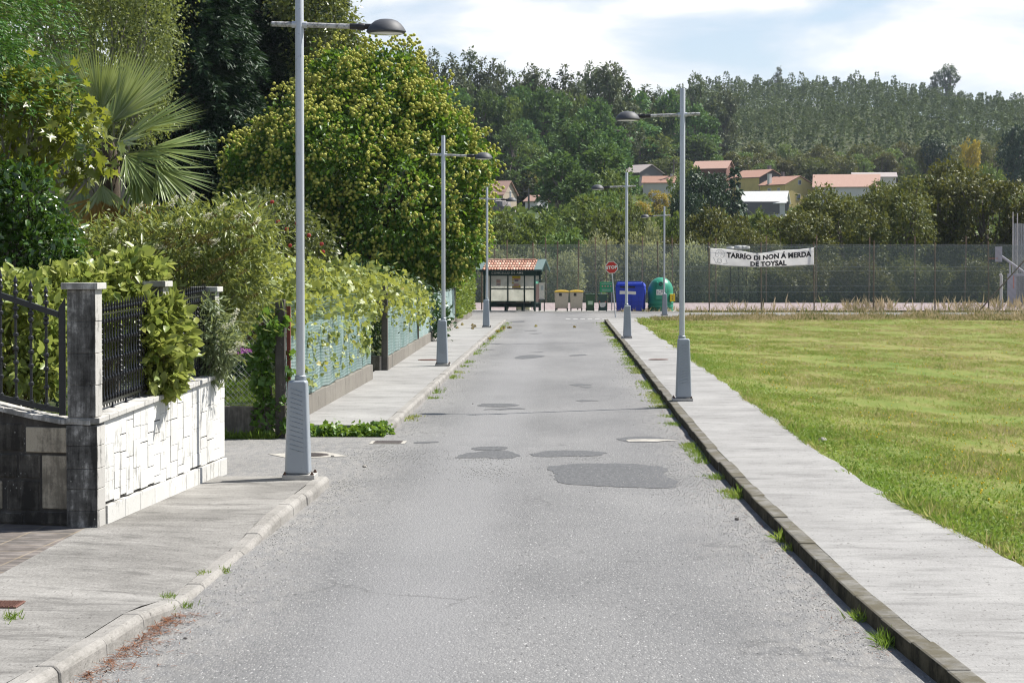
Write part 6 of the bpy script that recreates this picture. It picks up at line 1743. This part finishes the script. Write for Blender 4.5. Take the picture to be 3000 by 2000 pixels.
for px, yt, w_, k in ((1060,125,60,'euc'),(1185,138,70,'euc'),(1228,148,80,'eucwide'),(1275,142,50,'euc'),(1331,165,66,'euc'),(1373,148,62,'euc'),(1411,168,50,'euc'),(1441,178,50,'euc'),(1464,188,45,'euc'),(1499,205,50,'euc'),(1520,225,50,'euc'),(1552,194,90,'eucwide'),(1602,203,46,'euc'),(1656,196,60,'euc'),(1725,190,110,'eucwide'),(1786,187,125,'eucwide'),(1828,215,70,'euc'),(1690,235,80,'eucwide'),(1630,262,50,'euc'),(2035,222,90,'eucwide'),(2115,256,90,'eucwide'),(2075,262,80,'euc'),(1880,255,70,'euc'),(1930,262,70,'eucwide'),(1985,275,80,'eucwide'),(1350,225,90,'eucwide'),(1440,240,80,'eucwide'),(1010,150,70,'euc'),(950,140,70,'euc'),(1130,160,60,'euc')):
    lab = {1725:'broad-crowned eucalyptus on the left crest, left one of the two largest',1786:'broadest eucalyptus on the left crest above the upper lamp arm',1060:'eucalyptus top showing beside the birch-coloured tree above the chestnut'}.get(px, 'tall shaggy eucalyptus on the left wooded crest')
    place(k, px, yt, (508 if px < 1850 else 625)+random.uniform(-8,16), w_*(1.75 if k == 'euc' else 1.3), lab, 'tree', Ge if px not in (1725,1786,1060) else None)
Go = 'dark broadleaf belt behind the village'
for i in range(46):
    px = 2020 + i*24 + random.uniform(-8,8)
    yt = np.interp(px, [2020,2150,2300,2500,2700,2850,3100],[440,432,428,425,415,400,395]) + random.uniform(-16,26) + (22 if i % 2 else 0)
    place('oak' if i % 3 else 'mix', px, yt, (660 if i % 2 == 0 else 620)+random.uniform(-15,15), random.uniform(85,130), 'dark broadleaf tree in the belt behind the village roofs', 'tree', Go, name='oak_tree')
place('mix', 2832, 398, 560, 100, 'bright yellow tree above the big oaks', mat=YEW, name='yellow_tree')
place('oak', 2960, 362, 540, 150, 'very dark tree high at the right frame edge', mat=CYP)
place('oak', 2740, 400, 600, 130, 'dark rounded tree left of the bright yellow tree', mat=CYP)
for i, (px, yt) in enumerate(((2010,470),(2080,560),(2110,600),(2330,600),(2420,590),(2480,570),(2560,555),(2700,500),(2590,520),(2800,480),(2900,460))):
    place('mix', px, yt, 430+random.uniform(-20,20), 110, 'green tree among the village gardens', 'tree', 'trees among the village gardens')

place('mix', 2100, 498, 420, 150, 'dark leafy tree right below the brick-red house', mat=CYP)
Gt = 'tall garden trees filling the upper left corner'
for px, Y, w_, lab in ((330,99,430,'tall leafy tree filling the gap behind the pale birch'),(60,92,640,'tall leafy tree behind the fir boughs at the upper left'),):
    place('oakhi', px, -260, Y, w_, lab, 'tree', mat=MIX, name='broadleaf_tree')
# far plantation on the right hill: one mass
lb = LB()
rows = np.linspace(690, 1262, 18); XX, YY = [], []
for i, Yr in enumerate(rows):
    xa, xb = (1690-VX)*Yr/FPX, (3360-VX)*Yr/FPX
    q = np.arange(xa, xb, 4.9); q = q + RNG.normal(size=len(q))*.9
    XX.append(q); YY.append(Yr + RNG.normal(size=len(q))*4.5 + 6*np.sin(q*.05+i))
xt = np.concatenate(XX); Yt = np.concatenate(YY); n = len(xt)
zt = ground_z(xt, Yt)
Ht = RNG.uniform(13,20,n); Rt = RNG.uniform(2.0,3.0,n)
NL = 210
k = np.repeat(np.arange(n), NL)
h = 1-.75*RNG.random(len(k))**1.3
a = RNG.uniform(0, 2*PI, len(k)); r = Rt[k]*(1-h)**.6*np.sqrt(RNG.uniform(.4,1,len(k)))*(.75+.5*np.sin(a*2+h*9+k))+.25
P = np.stack([xt[k]+r*np.cos(a), Yt[k]+r*np.sin(a), zt[k]+Ht[k]*(.12+.88*h)], 1)
d = np.stack([np.cos(a), np.sin(a), RNG.uniform(-.8,.9,len(k))], 1)
lb.scatter(DIAMOND, P, d, rdir(len(k))*.6+np.stack([np.cos(a),np.sin(a),.45+0*a],1), RNG.uniform(.7,1.4,len(k)), .45*RNG.random(n)[k]+.55*RNG.random(len(k)))
tag(lb.build('plantation', m_leaf('plantation_leaf', (.024,.046,.020), (.125,.168,.070), .7, .14, .12, (.17,.19,.09), nsc=.02, obvar=0)), 'dense eucalyptus plantation covering the right hill', 'forest', kind='stuff')
for px, yt, w_ in ((2770,194,90),(2735,215,60),(2275,200,40)):
    Y = 1180
    place('eucwide' if w_ > 50 else 'euc', px, yt, Y, w_, {2770:'tallest round-topped tree on the right hill skyline',2735:'smaller round tree left of the tallest skyline tree',2275:'slim tree poking above the plantation skyline'}[px])
# low scrub covering the slopes
lb = LB()
n = 30000
py_ = RNG.uniform(900, 3300, n); Y = 165 + 500*RNG.random(n)
x = (py_-VX)*Y/FPX; z = ground_z(x, Y)
lb.scatter(CARD, np.stack([x, Y, z-.1+RNG.random(n)*1.6], 1), rdir(n)+np.array([0,0,.6]), rdir(n)+np.array([0,-.3,.5]), RNG.uniform(.5,1.3,n))
tag(lb.build('undergrowth', MIX), 'green undergrowth on the slopes between the trees', 'undergrowth', kind='stuff')

# ------------------------------------------------------------------ village houses
def tiles_mat(name, a, b_, sc=1.0):
    m = NM(name); p = m.obj()
    w_ = m.n('TexWave', {'Vector': p, 'Scale': 1.6*sc, 'Distortion': .3}, bands_direction='X').outputs['Fac']
    c = m.mix(m.noise(1.5, p, 5, .7), a, b_)
    c = m.mix(m.math('MULTIPLY', w_, .35), c, tuple(x*.55 for x in a))
    return m.out(m.pbr(c, .85, 0, .2))
RRED = tiles_mat('roof_red', (.31,.17,.125), (.39,.245,.19)); RPNK = tiles_mat('roof_pink', (.40,.25,.195), (.48,.325,.27)); RGRY = tiles_mat('roof_grey', (.30,.26,.25), (.40,.36,.34)); RWHT = tiles_mat('roof_white', (.62,.62,.60), (.74,.74,.72))
WYEL = m_plain('yellow_render', (.62,.50,.20), .8, var=.08, sc=.6, dirt=.15); WGRY = m_plain('grey_blockwork', (.14,.135,.135), .9, var=.2, sc=.8); WBRK = m_plain('brick_red', (.19,.095,.075), .9, var=.2, sc=1.5); WWHT = m_plain('white_render', (.58,.57,.55), .8, var=.1, sc=.7); WDRK = m_plain('dark_render', (.075,.065,.062), .9, var=.2); WSTN = m_plain('pale_stone_wall', (.40,.34,.26), .9, var=.25, sc=3)
WINF = m_plain('window_white', (.62,.62,.60), .5); GLS = m_plain('window_glass', (.09,.11,.14), .1, spec=.7); SHD = m_plain('chimney_white', (.62,.62,.60), .7, dirt=.2)
def house(px, py_eave, Y, L, Wd, hroof, phi, wall, roof, label, base=None, over=.35, eave_h=None, name='house'):
    """ridge along local X; phi turns the +X gable to the right and towards the camera"""
    p = atY(px, py_eave, Y)
    zg = float(ground_z(p.x, Y)) - .8
    r = empty(name, (p.x, Y, zg), -rad(phi), label, 'house')
    He = p.z - zg
    b = MB(); x0, x1, y0, y1 = -L/2, L/2, -Wd/2, Wd/2
    b.add([(x0,y0,0),(x1,y0,0),(x1,y1,0),(x0,y1,0),(x0,y0,He),(x1,y0,He),(x1,y1,He),(x0,y1,He),(x0,0,He+hroof),(x1,0,He+hroof)],
          [(0,1,5,4),(2,3,7,6),(1,2,6,9,5),(3,0,4,8,7)])
    b.build('wall', wall, r)
    b = MB(); sl = hroof/(Wd/2); ye = Wd/2+over; ze = He-over*sl
    for s in (-1,1):
        b.add([(x0-over,0,He+hroof+.08),(x1+over,0,He+hroof+.08),(x1+over,s*ye,ze+.08),(x0-over,s*ye,ze+.08),(x0-over,0,He+hroof+.24),(x1+over,0,He+hroof+.24),(x1+over,s*ye,ze+.24),(x0-over,s*ye,ze+.24)],
              [(0,1,2,3),(4,7,6,5),(1,5,6,2),(2,6,7,3),(3,7,4,0)])
    ro = b.build('roof', roof, r)
    return r, He, ro
def win(r, x, y, z, w_, h_, gable=True):
    b = MB()
    if gable: b.box(x, x+.06, y-w_/2, y+w_/2, z, z+h_)
    else: b.box(x-w_/2, x+w_/2, y-.06, y, z, z+h_)
    f = b.build('window', WINF, r)
    b = MB()
    if gable: [b.box(x+.062, x+.07, y-w_/2+.12+i*(w_-.18)/2, y-w_/2+.12+i*(w_-.18)/2+(w_-.3)/2, z+.12, z+h_-.12) for i in (0,1)]
    else: [b.box(x-w_/2+.12+i*(w_-.18)/2, x-w_/2+.12+i*(w_-.18)/2+(w_-.3)/2, y-.07, y-.062, z+.12, z+h_-.12) for i in (0,1)]
    b.build('pane', GLS, f)
def chim(ro, x, y, z0, z1, w_=.6, mat=SHD):
    b = MB(); b.box(x-w_/2,x+w_/2,y-w_/2,y+w_/2,z0,z1); b.box(x-w_/2-.08,x+w_/2+.08,y-w_/2-.08,y+w_/2+.08,z1,z1+.12); b.build('chimney', mat, ro)
r, He, ro = house(2305, 544, 520, 8.6, 9.4, 2.0, 52, WYEL, RRED, 'yellow gabled house with a white chimney and a small gable window')
win(r, 4.3, 0, He+.1, 1.0, 1.1); win(r, 4.3, -.3, He-3.6, 1.2, 1.5); win(r, -1.0, -4.7, He-1.9, 1.2, 1.2, False); win(r, 2.2, -4.7, He-2.0, 1.0, 1.3, False); win(r, 4.3, 2.8, He-3.4, 1.0, 1.2)
chim(ro, -1.5, -4.2, He-2.5, He+2.6, .75); chim(ro, -2.4, 1.0, He+1.2, He+3.2, .6, WGRY)
b = MB(); b.box(-7.2,-4.0,-5.2,-2.0,He-1.35,He-1.15); [b.box(x-.08,x+.08,-5.1,-4.94,0,He-1.35) for x in (-7.0,-5.4)]; b.build('porch_roof', WGRY, r)
r, He, ro = house(2220, 523, 545, 9.5, 9.0, 1.9, 48, WDRK, RRED, 'house with dark gable and red roof behind the yellow house')
win(r, -2.2, -4.5, He-2.6, 1.6, 1.6, False)
b = MB(); b.box(-4.7,4.7,-4.56,-4.505,0,He-.1); b.build('yellow_front', WYEL, r); chim(ro, 2.6, 1.4, He+1.0, He+3.0, .7, WGRY)
r, He, ro = house(2090, 496, 560, 9.0, 6.5, 1.9, 22, WBRK, RPNK, 'brick-red house with a pink roof above the dark round tree')
r, He, ro = house(1882, 509, 540, 6.0, 8.2, 2.0, 47, WGRY, RGRY, 'grey blockwork barn with a pale grey roof')
r, He, ro = house(1932, 537, 520, 7.5, 5, 1.5, 6, WWHT, RRED, 'low pale cottage with a rusty red roof beside the grey barn')
chim(ro, 2.9, .3, He+.6, He+2.1, .6)
r, He, ro = house(2480, 550, 515, 15.0, 9.5, 2.9, 8, WWHT, RPNK, 'long pink-roofed house right of the yellow house')
r, He, ro = house(2560, 521, 545, 10.5, 6, 1.1, 4, WWHT, RGRY, 'low greyish-pink roof behind the long pink-roofed house')
r, He, ro = house(2243, 596, 470, 9.2, 6.5, 2.4, 14, WWHT, RWHT, 'shed with a bright white roof in front of the yellow house', name='shed')
b = MB(); x0_ = (2110-VX)*472/FPX; x1_ = (2300-VX)*472/FPX; zt_ = EYE-(594-HZ)*472/FPX
b.box(x0_, x1_, 466, 466.6, zt_-2.6, zt_); tag(b.build('boundary_wall', WGRY), 'long grey wall below the white-roofed shed', 'wall')
r, He, ro = house(1460, 571, 445, 5.4, 5.6, 2.6, 28, WSTN, RPNK, 'stone house with a pink roof and skylight beside the chestnut crown')
win(r, 2.7, 0.2, He-.8, .7, 1.6)
b = MB(); b.add([(-1.9,-1.9,He+1.35),(-.9,-1.9,He+1.35),(-.9,-1.2,He+2.03),(-1.9,-1.2,He+2.03)],[(0,1,2,3)]); b.build('skylight', GLS, ro, solid=.08).location.z = .14
r, He, ro = house(1572, 590, 430, 3.0, 3.4, 1.1, 40, WWHT, RPNK, 'tiny white house with a pink roof beside a utility pole')
r, He, ro = house(1392, 407, 478, 6.5, 5.5, 1.6, 12, WWHT, RPNK, 'house roof with a white chimney half hidden by the chestnut crown')
chim(ro, -1.8, 0, He+1.2, He+3.1, 1.1)
# old grey boulders, side road, poles
m = NM('boulder'); BLD = m.out(m.pbr(m.ramp(m.noise(1.2,m.obj(),6,.7),[(.3,(.12,.11,.105)),(.7,(.30,.28,.28))]),.9,0,.2))
for px, py, s, lab in ((1468,600,2.0,'big grey boulder below the skylight house'),(1490,622,1.5,'brownish boulder lower down the bank below the skylight house')):
    P = atY(px, py, 415); b = MB()
    b.lathe([(0,-1.4),(.8,-1.0),(1.0,-.2),(.8,.35),(.4,.6),(0,.65)],9); b.v = [(v[0]*s*random.uniform(.8,1.15), v[1]*s, v[2]*s*random.uniform(.7,1.0)) for v in b.v]
    o = b.build('boulder', BLD, bevel=.1); o.location = P; tag(o, lab, 'boulder')
b = MB()
for (px0, px1, Y0, pxa, pxb, Y1) in ((1500,1545,250,1522,1540,330),):
    b.poly([((px0-VX)*Y0/FPX,Y0,float(ground_z((px0-VX)*Y0/FPX,Y0))+.6),((px1-VX)*Y0/FPX,Y0,float(ground_z((px1-VX)*Y0/FPX,Y0))+.6),((pxb-VX)*Y1/FPX,Y1,float(ground_z((pxb-VX)*Y1/FPX,Y1))+.9),((pxa-VX)*Y1/FPX,Y1,float(ground_z((pxa-VX)*Y1/FPX,Y1))+.9)])
tag(b.build('hill_road', ASPH), 'grey road climbing to the village', kind='structure')
WPOLE = m_plain('wood_pole', (.14,.125,.11), .8, var=.2)
def upole(px, pyt, Y, label):
    x = (px-VX)*Y/FPX; zg = float(ground_z(x, Y))-.5; zt_ = EYE-(pyt-HZ)*Y/FPX
    r = empty('utility_pole', (x, Y, zg), 0, label, 'utility pole')
    b = MB(); b.tube([(0,0,0),(0,0,zt_-zg)],[.22,.16],8); b.build('pole', WPOLE, r)
    b = MB(); b.box(-.9,.9,-.06,.06,zt_-zg-.7,zt_-zg-.55); b.build('crossarm', WPOLE, r)
    b = MB(); [b.lathe([(.05,0),(.07,.12),(.03,.2)],6,(q,0,zt_-zg-.55)) for q in (-.8,0,.8)]; b.build('insulator', BLACK, r)
    return Vector((x, Y, zt_))
a = upole(1549, 552, 405, 'utility pole beside the tiny white house'); c_ = upole(1300, 470, 470, 'utility pole hidden behind the chestnut crown'); upole(2206, 645, 330, 'thin utility pole below the white-roofed shed'); d_ = upole(1972, 470, 520, 'utility pole next to the low red-roofed cottage')
b = MB(); b.tube([a.lerp(c_, t)+Vector((0,0,-9*t*(1-t)))+Vector((0,0,-.6)) for t in np.linspace(0,1,14)], .05, 4, cap=False); tag(b.build('power_line', BLACK), 'sagging power line in front of the skylight house', 'cable')
for i, (px, py, w_) in enumerate(((2140,727,.5),(2164,726,.6),(2176,725,.5),(2187,726,.45))):
    P = atY(px, py, 160); b = MB(); b.lathe([(0,-.3),(.5,-.25),(.62,0),(.5,.25),(0,.3)],12); b.v = [(v[0]*w_,v[1]*w_,v[2]*w_) for v in b.v]
    o = b.build('wrapped_bale', WINF, smooth=True); o.location = P; b2_ = MB(); b2_.box(-.03,.03,-.03,.03,-(P.z+.9),-.1); b2_.build('stake', BARKD, o); tag(o, 'white rounded bundle raised behind the top of the banner', 'bundle', 'white bundles behind the banner')

# ------------------------------------------------------------------ air
b = MB(); b.box(-1100, 1100, -70, 1900, -6, 170)
m = NM('haze_air'); vp = m.n('VolumePrincipled', {'Color': (.72,.82,1.0), 'Density': .00006, 'Anisotropy': .2})
m.n('OutputMaterial', {'Volume': vp.outputs[0]})
hz = b.build('haze', m.mat); tag(hz, 'thin blue haze over the far hills', kind='stuff')
